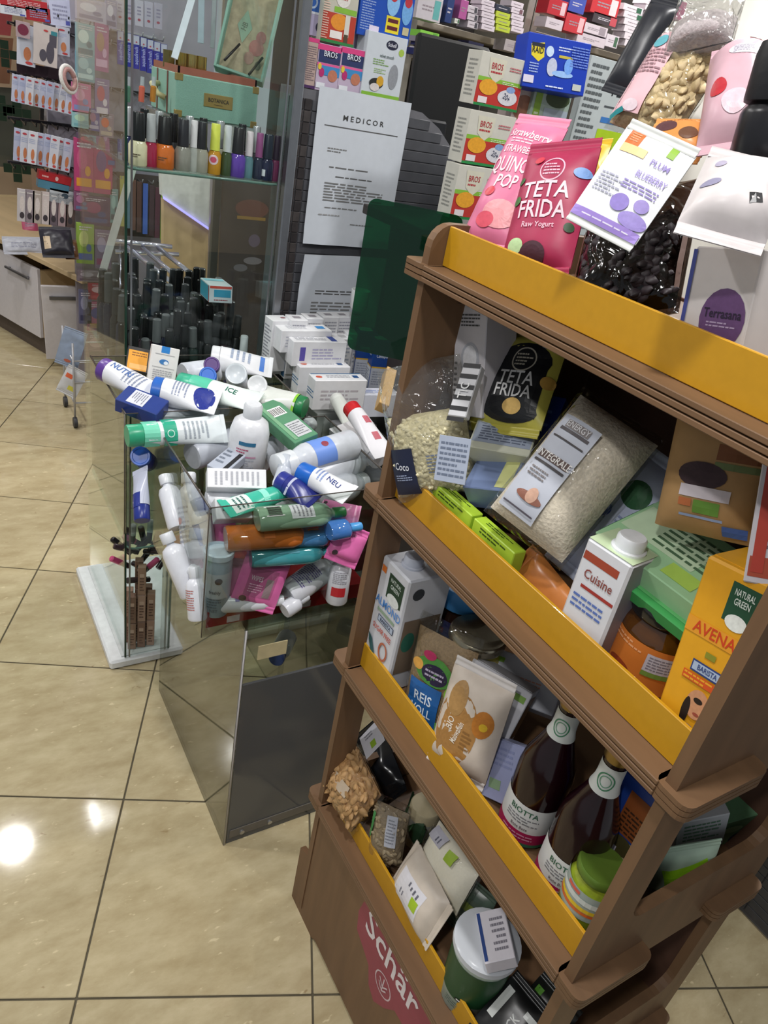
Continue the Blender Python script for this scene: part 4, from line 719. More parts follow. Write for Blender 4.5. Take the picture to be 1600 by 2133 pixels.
carton('white ointment carton with fine print lying in the front bin', M, w, h, .035, 'DFE0E4', front=[('l', 0, 0, w*.7, h*.8, 9, 'A9ABB4')])
M, w, h = place((445, 1065), (520, 1062), 44, ('Z', .865), ('Z', .865), (-.2, -.9, .9))
carton('white carton end with green lettering in the left front bin corner', M, w, h, .04, 'DADCE0', front=[('l', 0, -.1*h, w*.6, h*.5, 4, '4E6A5A')])
tub('teal toothpaste tube lying on the white carton', (592, 1028), (475, 1058), 46, .885, .885, '3FB39A', '2F9F86', lambda w, h: [('r', 0, .3*h, w*.8, h*.3, 'D5E0DC'), ('l', 0, .3*h, w*.6, h*.2, 3, '3A6A64'), ('r', 0, -.1*h, w*.7, h*.1, '8FE0CC')])
def mouth(label, a, b, z, col, capc, wr, items=(), bands=()):
    return lay(label, a, b, z, z, wr, m=mat(col, .06, 0, .1, 30, coat=.6), capc=capc, capL=.024, capr=.52, neck=.4, sy=.75, bands=bands, items=items, name='mouthwash_bottle')
mouth('green mouthwash bottle with white sticker and green cap lying in the front bin', (535, 1082), (718, 1066), .875, '86A78C', '3F9A58', .026, lambda r, h: [('r', .004, .55*h, .034, .045, 'DADBE0'), ('l', .004, .55*h, .028, .038, 5, '8A8A92'), ('b', .0, .2*h, .026, .034)])
mouth('orange mouthwash bottle with orange cap lying in the front bin', (470, 1122), (664, 1112), .835, 'B8662A', 'EE8326', .027, lambda r, h: [('r', 0, .5*h, .04, .02, 'D2702A')])
mouth('teal mouthwash bottle with teal cap under the orange one', (520, 1158), (700, 1146), .80, '3E8E96', '17808F', .025, lambda r, h: [('r', 0, .45*h, .03, .05, '2F7F8E')])
mouth('blue mouthwash bottle with sky blue cap at the right of the front bin', (684, 1106), (752, 1096), .855, '3F6FB0', '4E9AD8', .022)
mouth('dark blue mouthwash bottle behind the blue capped one', (600, 1120), (712, 1118), .83, '3A6A94', '2F6FB4', .02)
def wipes(label, a, b, wpx, za, zb, face, col='E070AE', win=True, seed=1):
    M, w, h = place(a, b, wpx, ('Z', za), ('Z', zb), face)
    pouch(label, M, w, h*.9, .022, col, ([('r', 0, .02*h, w*.62, h*.6, 'B55F8C'), ('t', -.12*w, .1*h, w*.16, 'WIPES', 'D9C6D2', 0, .6), ('r', .18*w, -.06*h, w*.16, h*.4, '8E7A7E'), ('l', -.1*w, -.1*h, w*.3, h*.2, 4, 'E3B2CC')] if win else [])+[('e', -.28*w, -.36*h, w*.16, w*.16, '4A3A44')], name='wipes_pack', cat='wipes', seed=seed, wr=.002, rough=.3)
wipes('pink wet wipes pack with grey window facing the front of the bin', (525, 1262), (560, 1165), 95, .70, .79, (-.3, -1, .25), seed=81)
wipes('pink wet wipes pack on edge behind the light blue tin', (445, 1185), (462, 1085), 60, .73, .81, (-.9, -.5, .2), win=False, seed=82)
wipes('pink wet wipes pack with round logo at the right side of the front bin', (710, 1165), (735, 1105), 70, .79, .84, (-.3, -1, .4), win=False, seed=83)
wipes('pink wet wipes pack under the green cap at the back right of the front bin', (665, 1060), (740, 1075), 45, .86, .86, (-.2, -.6, 1), win=False, col='E78ABC', seed=84)
wipes('dark pink wipes pack seen between the tin and the front pack', (470, 1245), (485, 1170), 50, .71, .78, (-.4, -1, .1), win=False, col='A85A84', seed=85)
P = V((-.143, .217, .680))
bottle('light blue and white cylindrical tin standing in the near left bin corner', fr(P, face=(-.5, -1, 0)), [(0, 0), (.024, 0), (.026, .003), (.026, .128), (0, .128)], mat('9DB6C4', .35), [(.026, .126), (.028, .128), (.028, .138), (.025, .14), (.0245, .134), (0, .134)], mat('C9DCEA', .3), bands=[(.045, .1, 'BAC4CB', 1.5)],
       items=[('e', .006, .085, .014, .014, '3A3E48'), ('t', 0, .06, .01, 'freshly', '55606C', 0, .8), ('l', 0, .035, .026, .024, 4, '5F7480'), ('t', 0, .018, .01, 'NET', '5A6E7A')], name='tin', cat='tin', capname='lid')
def filler(label, a, b, za, zb, r_, items=(), capc='D5D8DD', col='D9DBE2', **k): return lay(label, a, b, za, zb, r_, col=col, capc=capc, items=items, **k)
filler('white bottle with violet striped label lying beside the pink wipes', (600, 1240), (700, 1165), .70, .745, .028, lambda r, h: [('l', 0, .45*h, .04, h*.5, 12, '6A5AA0')])
filler('small white bottle in front of the violet striped one', (592, 1272), (640, 1240), .685, .70, .017)
filler('white bottle with red label standing at the right of the front bin', (700, 1252), (715, 1150), .68, .79, .022, lambda r, h: [('r', .0, .35*h, .03, h*.22, 'BE2A30'), ('l', 0, .7*h, .03, h*.3, 7, 'A9A9B2')])
filler('white tube lying along the bottom front of the bin', (452, 1258), (590, 1250), .70, .70, .018, lambda r, h: [('l', 0, .5*h, .02, h*.5, 3, '8A86C0')])
filler('white nozzle bottle leaning against the left wall, furthest of the row', (372, 1100), (342, 990), .79, .86, .02, face=(-1, -.3, .2), neck=.4)
filler('white nozzle bottle with grey lettering beside the left wall', (405, 1165), (392, 985), .75, .88, .024, lambda r, h: [('l', 0, .45*h, .03, h*.5, 8, '9A9DA8'), ('e', -.006, .5*h, .012, .014, 'B5613A')], face=(-1, -.5, .2), neck=.45)
filler('white flat bottle with pale blue label beside the left wall', (430, 1150), (408, 1040), .76, .85, .022, lambda r, h: [('r', 0, .45*h, .03, h*.5, '7E8FBE')], face=(-1, -.5, .2))
filler('white pear shaped bottle lower down by the left wall', (400, 1240), (345, 1110), .70, .80, .022, face=(-1, -.3, .2), neck=.35)
filler('white bottle with red lines on its label by the left wall', (412, 1290), (405, 1180), .68, .77, .018, lambda r, h: [('l', 0, .5*h, .02, h*.5, 9, 'B06A64')], face=(-1, -.5, .2))
filler('white bottle near the bottom left corner of the front bin', (450, 1215), (395, 1185), .74, .75, .02, face=(-1, -.5, .6))
filler('plain white bottle lying under the cartons in the front bin', (430, 1045), (560, 1040), .855, .855, .022)
filler('milky bottle lying deep in the right half of the front bin', (600, 1060), (760, 1000), .86, .86, .03, col='B9BEC6')
filler('milky bottle under the light blue labelled one', (640, 1000), (770, 950), .88, .89, .03, col='C4C8D0')
filler('white bottle lying under the navy tube', (560, 1050), (650, 1010), .87, .88, .022)
filler('white bottle filling the middle of the rear bin', (330, 880), (470, 850), .92, .93, .028, col='CDD1DA')
filler('grey white bottle deep in the rear bin', (400, 950), (540, 900), .88, .89, .03, col='B5BAC4')
filler('white bottle deep at the right of the rear bin', (540, 960), (650, 880), .86, .90, .028, col='C0C5CE')
filler('pale bottle at the back of the rear bin', (380, 780), (520, 760), .945, .945, .026, col='C9CDD6')
M, w, h = place((450, 985), (515, 930), 42, ('Z', .90), ('Z', .91), UP)
carton('grey blue carton with black stripe leaning on the lotion bottle', M, w, h, .02, 'A9B0BE', front=[('r', .3*w, 0, w*.2, h*.9, '1C1C20'), ('l', -.2*w, 0, w*.4, h*.7, 6, '6E7684')])
q = MB(); q.box(-.165, .18, -.145, .145, 0, .022, mat('8E1A1E', .3), .002)
for x, y in ((-.13, -.1455), (.02, -.1455), (.1, -.1455)): q.box(x, x+.025, y-.001, y, .004, .018, mat('CFC6C8', .5))
q.box(-.17, .18, -.1455, -.1435, 0, .036, mat('8E1A1E', .3), .0005)
tag(q.build('red_tray', None, Matrix.Translation((.005, .343, .657))), 'glossy red tray lining the bottom of the front acrylic bin', 'tray')
# medicine cartons in the right bin
def med(label, px, py, z, L, dpt, hh, rot=0, col='DCDDE0', top=(), front=(), left=(), **k):
    P = at(px, py, Z=z); a = math.radians(rot)
    return carton(label, fr((P.x, P.y, z-hh/2), face=(math.sin(a), -math.cos(a), 0)), L, hh, dpt, col, front=front, top=top, left=left, cat='medicine box', **k)
dot = [('e', -.05, .0, .016, .014, 'C45438'), ('l', .0, .002, .06, .016, 2, '8A8C96'), ('r', .045, .0, .014, .016, '1F4A7E'), ('r', 0, .019, .13, .004, '2A6290')]
sid = [('l', 0, .0, .04, .02, 3, '4E78A4')]
gg = 'white cream cartons in the right bin'
med('white carton with orange dot and blue edge, nearer of the two', 705, 785, .97, .135, .045, .075, -4, top=dot, left=sid, front=[('l', 0, 0, .1, .03, 3, 'B4AEB4')])
med('white carton with orange dot and blue edge, further of the two', 672, 758, .975, .135, .042, .078, -3, top=dot, left=sid)
med('pale blue and white carton low at the front of the right bin', 770, 815, .93, .15, .045, .06, -6, col='D0D3DE', top=[('l', 0, 0, .12, .02, 2, '8A9AC8')], left=[('r', 0, 0, .04, .05, '9DB4DC')])
med('white carton with violet side print stacked behind the orange dotted ones', 662, 706, 1.03, .142, .042, .062, -2, top=[('l', -.02, 0, .08, .024, 3, 'A0A2AA'), ('r', .038, 0, .016, .034, '34488E')], front=[('r', -.045, 0, .014, .034, '5A4FA4'), ('l', .02, 0, .08, .03, 4, 'A9A6C4')])
med('white and blue carton under the violet printed one', 642, 735, .965, .142, .05, .06, -2, left=[('r', .01, 0, .03, .05, '1F5F94')])
med('long white carton on top of the left stack in the right bin', 632, 682, 1.045, .135, .05, .055, 0, top=[('l', -.02, 0, .05, .026, 4, 'B4B6BE'), ('r', .045, .0, .022, .02, '2F86C8')], front=[('l', .0, 0, .11, .03, 4, 'B4B6C0')])
med('white carton with bar code side at the left end of the stack', 594, 700, 1.0, .09, .06, .09, 0, left=[('b', 0, .01, .04, .03), ('r', -.02, -.02, .01, .05, '1F5F94'), ('l', .0, -.03, .03, .02, 3, '9A9CA4')])
med('white carton standing at the far left corner of the right bin', 580, 662, 1.055, .05, .045, .13, 3, top=[('e', .012, 0, .014, .01, '8A5A5E')], left=[('l', 0, .0, .035, .1, 12, '8E909A')])
for i, (px, py) in enumerate(((618, 661), (650, 658), (683, 655), (712, 655), (742, 655))):
    med('white carton with grey top square, number %s from left in the back row' % ('one two three four five'.split()[i]), px, py, 1.06-.002*i, .045, .045, .14, i*2-4, top=[('r', 0, 0, .02, .016, '8E8A90')], front=[('l', 0, .04, .034, .04, 5, '9A9CA6'), ('r', 0, .01, .03, .006, 'A4545A')], group=gg)
for i, (px, py) in enumerate(((736, 690), (712, 700))):
    med(['white carton with red spot and blue bar beside the navy cartons', 'white carton with blue stripe left of the red spotted one'][i], px, py, 1.02-.006*i, .05, .045, .13, -5, top=[('r', 0, 0, .02, .02, 'A9A9AC')], front=[('r', -.012, .03, .006, .05, '3A6A9A'), ('l', .008, .02, .02, .07, 7, '9AA4B4')], left=[('e', 0, .05, .016, .016, 'C4473A')])
for i, (px, py) in enumerate(((764, 687), (797, 705))):
    r_ = med(['navy and white carton with sticker on top, further of the two by the stand', 'navy and white carton with sticker on top, nearer of the two by the stand'][i], px, py, 1.03-.008*i, .052, .05, .14, -14, col='163F86', top=[('r', -.002, .004, .034, .03, 'C4CBD2'), ('l', -.002, .004, .024, .02, 4, '77808A')], front=[('r', 0, -.035, .05, .066, 'B4BAC6'), ('r', 0, -.001, .05, .004, 'C9A030'), ('t', 0, .03, .012, 'Canespor', 'D0D6E0', 0, .7), ('l', 0, -.03, .04, .04, 6, '8A90A0')], left=[('r', 0, -.035, .048, .066, 'C4C8D0'), ('r', 0, -.001, .048, .004, 'C9A030'), ('t', 0, .03, .012, 'Caneste', 'D0D6E0', 0, .7), ('l', 0, -.03, .036, .04, 6, '8A90A0')])
for i, (px, py, z) in enumerate(((640, 800, .84), (690, 850, .80), (740, 880, .79), (620, 780, .86))):
    med(('white carton at the bottom of the right bin seen through the acrylic', 'pale carton low by the dark bin edge', 'white carton under the red capped tube', 'white carton below the dotted ones at the left')[i], px, py, z, .12, .06, .08, i*3, col=('D5D6DA', 'C4CAC6', 'D0D2D8', 'D0D4DA')[i], left=[('l', 0, 0, .04, .05, 6, '9A9EA8')], group=gg)
tub('white tube with glossy red cap leaning between the right bin and the display stand', (730, 848), (800, 945), 46, .97, .93, 'DEDDE2', 'C0242A', lambda w, h: [('l', -.1*w, .05*h, w*.3, h*.6, 2, 'C05A68')], capL=.026)
tub('milky tube without print lying beside the red capped one', (700, 830), (745, 905), 40, .93, .91, 'C6C9C4', 'C9CCC8')
tub('white smooth tube under the red capped one', (790, 960), (712, 890), 46, .90, .92, 'DADADD', 'D0D0D6')
M, w, h = place((795, 850), (812, 775), 22, ('Z', .97), ('Z', 1.02), (-.5, -1, .1))
carton('kraft coloured thin carton edge touching the stand upright', M, w, h, .03, 'C9A468', right=[('l', 0, 0, .02, h*.8, 9, '55503F')])
# clear bottle with a blue cap lying inside the pedestal
lay('empty clear bottle with blue cap lying under the bins inside the pedestal', (600, 1325), (575, 1375), .45, .45, .022, m=clear('C9CED2', .1, 1.5, haze=.25), capc='4A5F96', capL=.02, capr=.8, name='plastic_bottle')
# ================= inside the glass case
ZS = 1.3525
def polish(label, px, wmm, bc, cc, H=.092, Y=.885, z=ZS, bh=.48, capm=None, group=None, kind='round', art_=()):
    x = at(px, 340 if z > 1 else 720, Y=Y).x; r0 = wmm/2000*1.14; hb = H*bh
    prof = [(0, 0), (r0*.92, 0), (r0, .003), (r0, hb*.8), (r0*.75, hb*.97), (r0*.45, hb), (0, hb)]
    cr = r0*.72
    return bottle(label, fr((x, Y, z), face=(-.5, -1, 0)), prof, mat(bc, .12, 0, .08, coat=.5), [(cr*1.02, hb), (cr, hb+.002), (cr*.9, H-.002), (cr*.8, H), (0, H)], capm or mat(cc, .3), name='nail_polish', cat='nail polish', group=group, items=art_)
PL = [(287, 34, 'D3CBAA', '17171A', 'cream nail polish with wide black cap at the left end of the glass shelf'), (314, 24, '9E2747', 'A9A9AC', 'magenta nail polish with silver striped cap next to the cream one'),
      (342, 36, 'C9682A', '18181B', 'orange nail polish with wide black cap'), (380, 30, '8D8A82', '2A2A30', 'grey glitter nail polish with patterned black cap'), (402, 18, 'A9A9A4', 'DCD5D9', 'clear nail polish with slim white and pink cap'),
      (419, 26, '9A968A', '26262B', 'clear strengthener polish with black patterned cap'), (446, 26, 'C28A2A', 'D6DA5A', 'amber nail polish with white and yellow cap and heart tag'), (471, 22, '3A4A2C', 'C4C6CA', 'dark green nail polish with pale grey cap'),
      (494, 32, '5A3A9A', '1C1A1E', 'violet nail polish with tapered black cap'), (517, 20, '5A7F88', 'D9CDD2', 'teal grey nail polish with white and red cap'), (538, 20, '23283E', '8A4A7A', 'navy nail polish with purple and white cap'), (556, 28, '141A3A', '1B2433', 'dark blue nail polish with white sticker near the right case edge'), (574, 20, '6A1F4A', '2A1A2E', 'plum nail polish at the right end of the glass shelf')]
for i, (px, wm, bc, cc, lb) in enumerate(PL):
    it = []
    if i == 6: it = [('e', 0, .03, .022, .02, 'E2C6CE'), ('e', 0, .03, .014, .012, 'C9506A')]
    if i in (0, 2): it = [('l', 0, .02, .02, .008, 2, '5A4A3A')]
    if i == 11: it = [('r', -.006, .016, .01, .014, 'D9DCE2')]
    polish(lb, px, wm, bc, cc, .10 if i < 9 else .095, art_=it)
for i, px in enumerate((268, 300, 330, 360, 392, 420, 455, 500, 530)):
    polish('dark nail polish in the second row, number %s from the left' % 'one two three four five six seven eight nine'.split()[i], px, 24, ('2A2F5A', 'C7C1B0', '4A2430', '3A3A3E', '8A8478')[i % 5], ('C9CACD', '1A1A1D', 'B5B6BA')[i % 3], .104, Y=.93, group='second row nail polishes', capm=mat(('BFC0C4', '1A1A1D')[i % 2], .2, .6 if i % 2 == 0 else 0))
q = MB(); q.box(-.1, .1, -.11, .11, .092, .096, clear('F0F4F3', .02, 1.45)); q.box(-.1, -.096, -.11, .11, 0, .092, clear('F0F4F3', .02, 1.45)); q.box(.096, .1, -.11, .11, 0, .092, clear('F0F4F3', .02, 1.45))
tag(q.build('acrylic_riser', None, Matrix.Translation((.07, 1.075, ZS))), 'clear acrylic riser carrying the turquoise suitcase in the glass case', 'riser')
# turquoise vanity suitcase
TQ = mat('7FA597', .6, 0, .07, 500, .2); TQ2 = mat('8BAFA2', .6, 0, .05, 500, .2); gold = mat('A89158', .35, .6); lea = mat('6E4238', .6)
sc_ = thing('suitcase', 'small turquoise suitcase with brown straps and gold name plate standing open', 'suitcase', Matrix.Translation((.07, 1.065, 1.4495)))
hw, hd, hh = .093, .1, .082; q = MB()
q.box(-hw, hw, -hd, -hd+.005, 0, hh, TQ, .002); q.box(-hw, hw, hd-.005, hd, 0, hh, TQ, .002); q.box(-hw, -hw+.005, -hd+.005, hd-.005, 0, hh, TQ2, .001); q.box(hw-.005, hw, -hd+.005, hd-.005, 0, hh, TQ2, .001); q.box(-hw+.005, hw-.005, -hd+.005, hd-.005, 0, .005, TQ2)
q.build('body', sc_)
q = MB(); rim = mat('9A5A48', .5); q.box(-hw+.004, hw-.004, -hd+.004, -hd+.008, hh-.004, hh+.014, rim); q.box(-hw+.004, -hw+.008, -hd+.004, hd-.004, hh-.004, hh+.014, rim); q.box(hw-.008, hw-.004, -hd+.004, hd-.004, hh-.004, hh+.014, rim); q.build('inner_rim', sc_)
for y in (-.035, .045):
    q = MB(); q.box(-hw-.0015, -hw, y-.004, y+.004, 0, hh, lea, .0005); q.build('strap', sc_)
q = MB(); q.tube([(-hw-.002, -.025, .028), (-hw-.018, -.02, .034), (-hw-.02, .02, .05), (-hw-.002, .028, .052)], .006, mat('C6B98C', .5), 8); q.build('handle', sc_)
for x in (-hw, hw):
    for z in (0, hh):
        q = MB(); q.box(x-.001 if x < 0 else x-.014, x+.014 if x < 0 else x+.001, -hd-.001, -hd+.012, z-.0008 if z == 0 else z-.013, z+.013 if z == 0 else z+.001, gold, .001); q.build('corner_piece', sc_)
q = MB(); q.box(-.032, .034, -hd-.0015, -hd, .028, .054, gold, .0006); q.build('name_plate', sc_)
art(sc_, ((lambda x, y, o: V((x, -hd-.0016-o, y))), 9), [('t', .001, .042, .011, 'BOTANICA', '3A3226', 0, .85), ('r', .001, .034, .02, .001, '5A4A32')])
M, w, h = place((497, 160), (540, -30), 108, ('Y', 1.13), ('Y', 1.17), (-.55, -1, -.1))
q = MB(); q.box(-w/2, w/2, -h/2, h/2, -.022, -.018, TQ, .001); q.box(-w/2, -w/2+.006, -h/2, h/2, -.018, .02, TQ, .001); q.box(w/2-.006, w/2, -h/2, h/2, -.018, .02, TQ2, .001); q.box(-w/2+.006, w/2-.006, -h/2, -h/2+.006, -.018, .02, TQ, .001); lid = q.build('lid', sc_, sc_.matrix_basis.inverted() @ M); lid['label'] = 'raised turquoise lid with beige floral lining'
q = MB(); q.box(-w/2+.006, w/2-.006, -h/2+.006, h/2, -.018, -.014, mat('A3957C', .7, 0, .18, 70)); q.build('lining', lid)
art(lid, ((lambda x, y, o: V((x, y, -.0138+o))), 9), [('e', .2*w, -.12*h, w*.3, h*.18, 'A5625E'), ('e', .25*w, .0*h, w*.2, h*.14, '9A5A58'), ('e', .1*w, -.25*h, w*.2, h*.14, 'A87A70'), ('e', .3*w, -.3*h, w*.12, h*.1, '55503F'), ('p', [(-.12*w, .24*h), (.04*w, .06*h), (-.1*w, -.12*h), (-.26*w, .06*h)], '7F9A86'), ('t', -.11*w, .06*h, .018, 'HB', '4A5A4C', 80)])
q = MB(); q.tube([(-w*.3, -h*.42, .03), (-w*.12, -h*.16, .0)], .003, mat('1C1718', .4), 6); q.tube([(w*.22, -h*.48, .03), (w*.38, -h*.22, .004)], .003, mat('1C1718', .4), 6); q.build('stay', lid)
for i, (px, gc_) in enumerate(((352, '8A7A4A'), (378, 'B59A52'), (400, 'C4AC6A'), (420, 'B59A52'))):
    bottle('beige makeup bottle with gold cap standing in the suitcase, number %s' % ('one two three four'.split()[i]), fr((at(px, 110, Y=1.08).x, 1.08, 1.455), face=(-.5, -1, 0)), [(0, 0), (.012, 0), (.012, .07), (.008, .082), (0, .082)], mat('8E7268', .2, coat=.5), [(.0125, .082), (.0125, .115), (0, .116)], mat(gc_, .15, .9), name='makeup_bottle', group='gold capped bottles in the suitcase')
for lb, a, b_, wd, y0, y1, c in (('long white diagonal strip standing in for a reflection high in the glass case', (363, 122), (402, -10), 15, 1.0, 1.05, 'C4CAD4'), ('pale blue long file beside the white one', (418, 90), (420, -10), 13, 1.2, 1.2, 'A9B8C4'), ('slim silver file right of the pale blue one', (442, 100), (447, -10), 9, 1.2, 1.2, '9DA2A6'), ('long white strip standing in for a reflection in the left glass', (210, 580), (278, 345), 17, 1.28, 1.28, 'E6E4E2')):  # the white diagonal strips stand in for reflections in the glass
    M, w, h = place(a, b_, wd, ('Y', y0), ('Y', y1), (-.4, -1, 0)); q = MB(); q.box(-w/2, w/2, -h/2, h/2, -.0015, .0015, mat(c, .4), .0007)
    tag(q.build('file_and_reflection', None, M), lb, 'nail file')
for i, (px, c) in enumerate(((265, '4F7A66'), (294, 'C9604E'), (318, 'B5762A'))):
    M, w, h = place((px, 212), (px+3, 160), 13, ('Y', 1.0), ('Y', 1.0), (-.4, -1, 0)); bottle(('green', 'coral', 'amber')[i]+' lip gloss tube standing left of the suitcase', M @ Matrix.Translation((0, -h/2, 0)), [(0, 0), (w/2, 0), (w/2, h*.6), (w*.3, h*.65), (0, h*.65)], mat(c, .15, coat=.5), [(w*.35, h*.65), (w*.3, h), (0, h)], clear('D9DDE0', .1, haze=.4), name='lip_gloss', cat='lip gloss')
# upright tester bottles packed on the middle shelf
k_ = 0
for j in range(7):
    for i in range(10):
        x = -.128+i*.031+R.uniform(-.004, .004); y = .905+j*.055+R.uniform(-.006, .006)
        if x > .165 or (j == 0 and i > 6): continue
        H = R.uniform(.10, .15)+.012*j; r0 = .0135; c = R.choice(['1C1E20', '2A2D2E', '17191A', '35383A', '22302E', '141A34', '28161E'])
        bottle('dark tester bottle packed on the middle shelf of the glass case', fr((x, y, .8685), (R.uniform(-.06, .06), R.uniform(-.06, .06), 1), (-.5, -1, 0)), [(0, 0), (r0, 0), (r0, H*.55), (r0*.5, H*.62), (0, H*.62)], mat(c, .12, coat=.5), [(r0*.8, H*.62), (r0*.75, H-.002), (r0*.6, H), (0, H)], mat(R.choice(['232526', '3A3C3E', '141516', '55585A']), .25), name='tester_bottle', group='dark tester bottles on the middle shelf')
polish('dark green nail polish with tall white cap behind the rear bin', 508, 26, '2A4A24', 'B9BDC0', .12, Y=.872, z=.8685, bh=.4)
polish('lavender nail polish left of the white capped green one', 478, 20, '6A5A8E', '3A3A40', .09, Y=.872, z=.8685)
M, w, h = place((452, 632), (447, 582), 66, ('Y', .97), ('Y', 1.03), (-.25, -1, .9))
carton('teal and white medicine carton with red stripe lying on the dark tester bottles', fr(at(450, 605, Y=1.0)-V((0, 0, .0)), (.0, .1, 1), (-.12, -1, 0)), .058, .042, .11, 'B9C2C8', front=[('r', .004, .002, .042, .018, '2A8AAA'), ('r', 0, .017, .054, .006, 'B5453A'), ('l', 0, -.014, .034, .006, 1, '8A3A44')], left=[('r', 0, 0, .1, .036, '3E97B0'), ('r', .05, 0, .006, .04, 'B5453A')], top=[('r', 0, .03, .05, .03, '7FB4C4')])
# makeup at the bottom of the case
for i in range(3):
    for j in range(2):
        for k in range(2 + (i == 1)):
            x = -.128+i*.027; y = .885+j*.032; z = .0335+k*.097
            carton('nude brown lipstick carton stacked at the bottom of the glass case', fr((x, y, z+.048), face=(-.3, -1, 0)), .022, .095, .022, ('A5806E', '8E6A5C', 'B59080')[(i+j+k) % 3], front=[('r', 0, .02, .012, .012, 'C9A898'), ('l', 0, -.01, .012, .05, 5, '6A4A42')], name='lipstick_carton', cat='cosmetic box', group='nude lipstick cartons')
for i in range(16):
    x, y = -.13+R.uniform(0, .075), .875+R.uniform(0, .09); z = .26+R.uniform(0, .11); r0 = .008; H = .07
    bottle('dark or pink capped lipstick heaped above the nude cartons', fr((x, y, z), (R.uniform(-1, 1), R.uniform(-.5, .5), R.uniform(.1, 1)), (0, -1, .2)), [(0, 0), (r0, 0), (r0, H*.45), (0, H*.45)], mat(('1A181B', '2A1A22', '3A3438')[i % 3], .25), [(r0*1.08, H*.45), (r0*1.08, H-.003), (r0*.7, H), (0, H)], mat(('1C1A1D', '1C1A1D', 'C9507E', 'C9C4C6', '3A2A30')[i % 5], .2), name='lipstick', group='heaped lipsticks')
# ================= counter top, shelves behind it
def slab(label, px, py, wpx, hpx, col, Y=None, X=None, d=.03, items=(), rot=0, name='carton', cat='box', group=None, face=(0, -1, 0), side=None):
    P = at(px, py, Y=Y) if Y is not None else at(px, py, X=X); k = m_per_px(P); up = V((math.sin(math.radians(rot)), 0, math.cos(math.radians(rot))))
    M = fr(P, up, face); c0 = pr(P); kx = (pr(P+M.to_3x3().col[0]*.01)-c0).length/.01; ky = (pr(P+M.to_3x3().col[1]*.01)-c0).length/.01
    w, h = wpx/kx, hpx/ky; it = items(w, h) if callable(items) else items
    return carton(label, M @ Matrix.Translation((0, 0, -d/2)), w, h, d, col, front=it, left=side or (), name=name, cat=cat, group=group, b=.0006)
YT = .91
def bros(w, h): return [('r', 0, .43*h, w, h*.12, 'D0407E'), ('r', .02*w, .24*h, w*.9, h*.26, '2A3560'), ('e', .05*w, .3*h, w*.6, h*.16, '141A38'), ('t', .05*w, .3*h, w*.26, 'BROS', 'D6DAE6', 0, .9), ('r', 0, .07*h, w*.92, h*.06, 'D85A94'), ('r', .1*w, -.05*h, w*.8, h*.2, '3A86BE'), ('e', .22*w, -.14*h, w*.4, h*.26, 'B5735A'), ('e', -.25*w, -.1*h, w*.22, h*.2, 'B02A6A'), ('e', -.35*w, .02*h, w*.15, h*.14, 'D9BE3A'), ('r', -.25*w, -.38*h, w*.36, h*.12, 'D9DCE2'), ('r', .1*w, -.47*h, w*.7, h*.05, '4A2A5A')]
slab('pink and navy insect repellent carton on the counter end, left of two', 683, 143, 50, 98, 'B9A9BE', Y=YT, d=.04, items=bros); slab('pink and navy insect repellent carton on the counter end, right of two', 731, 150, 50, 98, 'B9A9BE', Y=YT, d=.04, items=bros)
slab('cream text side of a pink rimmed carton next to the glass case', 648, 132, 26, 105, 'B59E96', Y=YT, d=.03, items=lambda w, h: [('r', 0, .46*h, w, h*.08, 'D0407E'), ('l', 0, 0, w*.7, h*.7, 16, '7A6A70'), ('r', 0, -.47*h, w, h*.06, '4A2A5A')])
slab('white and green foot care carton with grey device picture on the counter end', 800, 143, 82, 140, 'C4CBD2', Y=YT-.005, d=.05, items=lambda w, h: [('e', .12*w, .36*h, w*.3, h*.14, '1E2238'), ('t', .12*w, .36*h, w*.1, 'Scholl', 'D9DCE6', 0, .9), ('e', .38*w, .28*h, w*.14, w*.14, '9DB84A'), ('t', .03*w, .18*h, w*.09, 'velvet smooth', '4A5A5A', 0, .7), ('l', -.1*w, .08*h, w*.4, h*.1, 3, '7AA05A'), ('l', -.1*w, -.05*h, w*.3, h*.08, 3, '9AB87A'), ('e', .26*w, -.1*h, w*.24, h*.38, '8A8E94'), ('e', -.15*w, -.24*h, w*.36, h*.16, '2A2A2A'), ('e', -.06*w, -.2*h, w*.18, h*.16, 'C99A2A'), ('r', 0, -.44*h, w*.98, h*.11, '7FB03A'), ('e', -.18*w, -.3*h, w*.24, h*.12, 'D0C8C6')])
slab('lavender carton standing behind the pink ones', 752, 85, 26, 50, 'A39AB4', Y=YT+.05, d=.04, items=lambda w, h: [('e', 0, .1*h, w*.6, h*.3, '2A2A44')])
slab('red and green mosquito carton with spray picture above the pink cartons', 708, 35, 72, 115, 'B9B6A8', Y=YT+.01, d=.05, items=lambda w, h: [('r', 0, -.2*h, w*.98, h*.5, 'B03A2A'), ('r', .15*w, .12*h, w*.66, h*.1, '7FB03A'), ('e', -.0*w, -.1*h, w*.5, h*.3, 'D98A2A'), ('e', .05*w, .32*h, w*.4, h*.3, 'D6D2CC'), ('t', .05*w, .34*h, w*.13, 'BROS', 'B03A3A', 0, .8), ('r', .24*w, -.15*h, w*.14, h*.4, 'CFCDC4'), ('r', .24*w, -.38*h, w*.12, h*.16, '4A4030'), ('r', -.06*w, -.34*h, w*.36, h*.14, 'E0DAD6'), ('r', 0, -.48*h, w, h*.05, '2A7A3E'), ('l', -.4*w, -.05*h, w*.18, h*.8, 18, 'D9B8A8')])
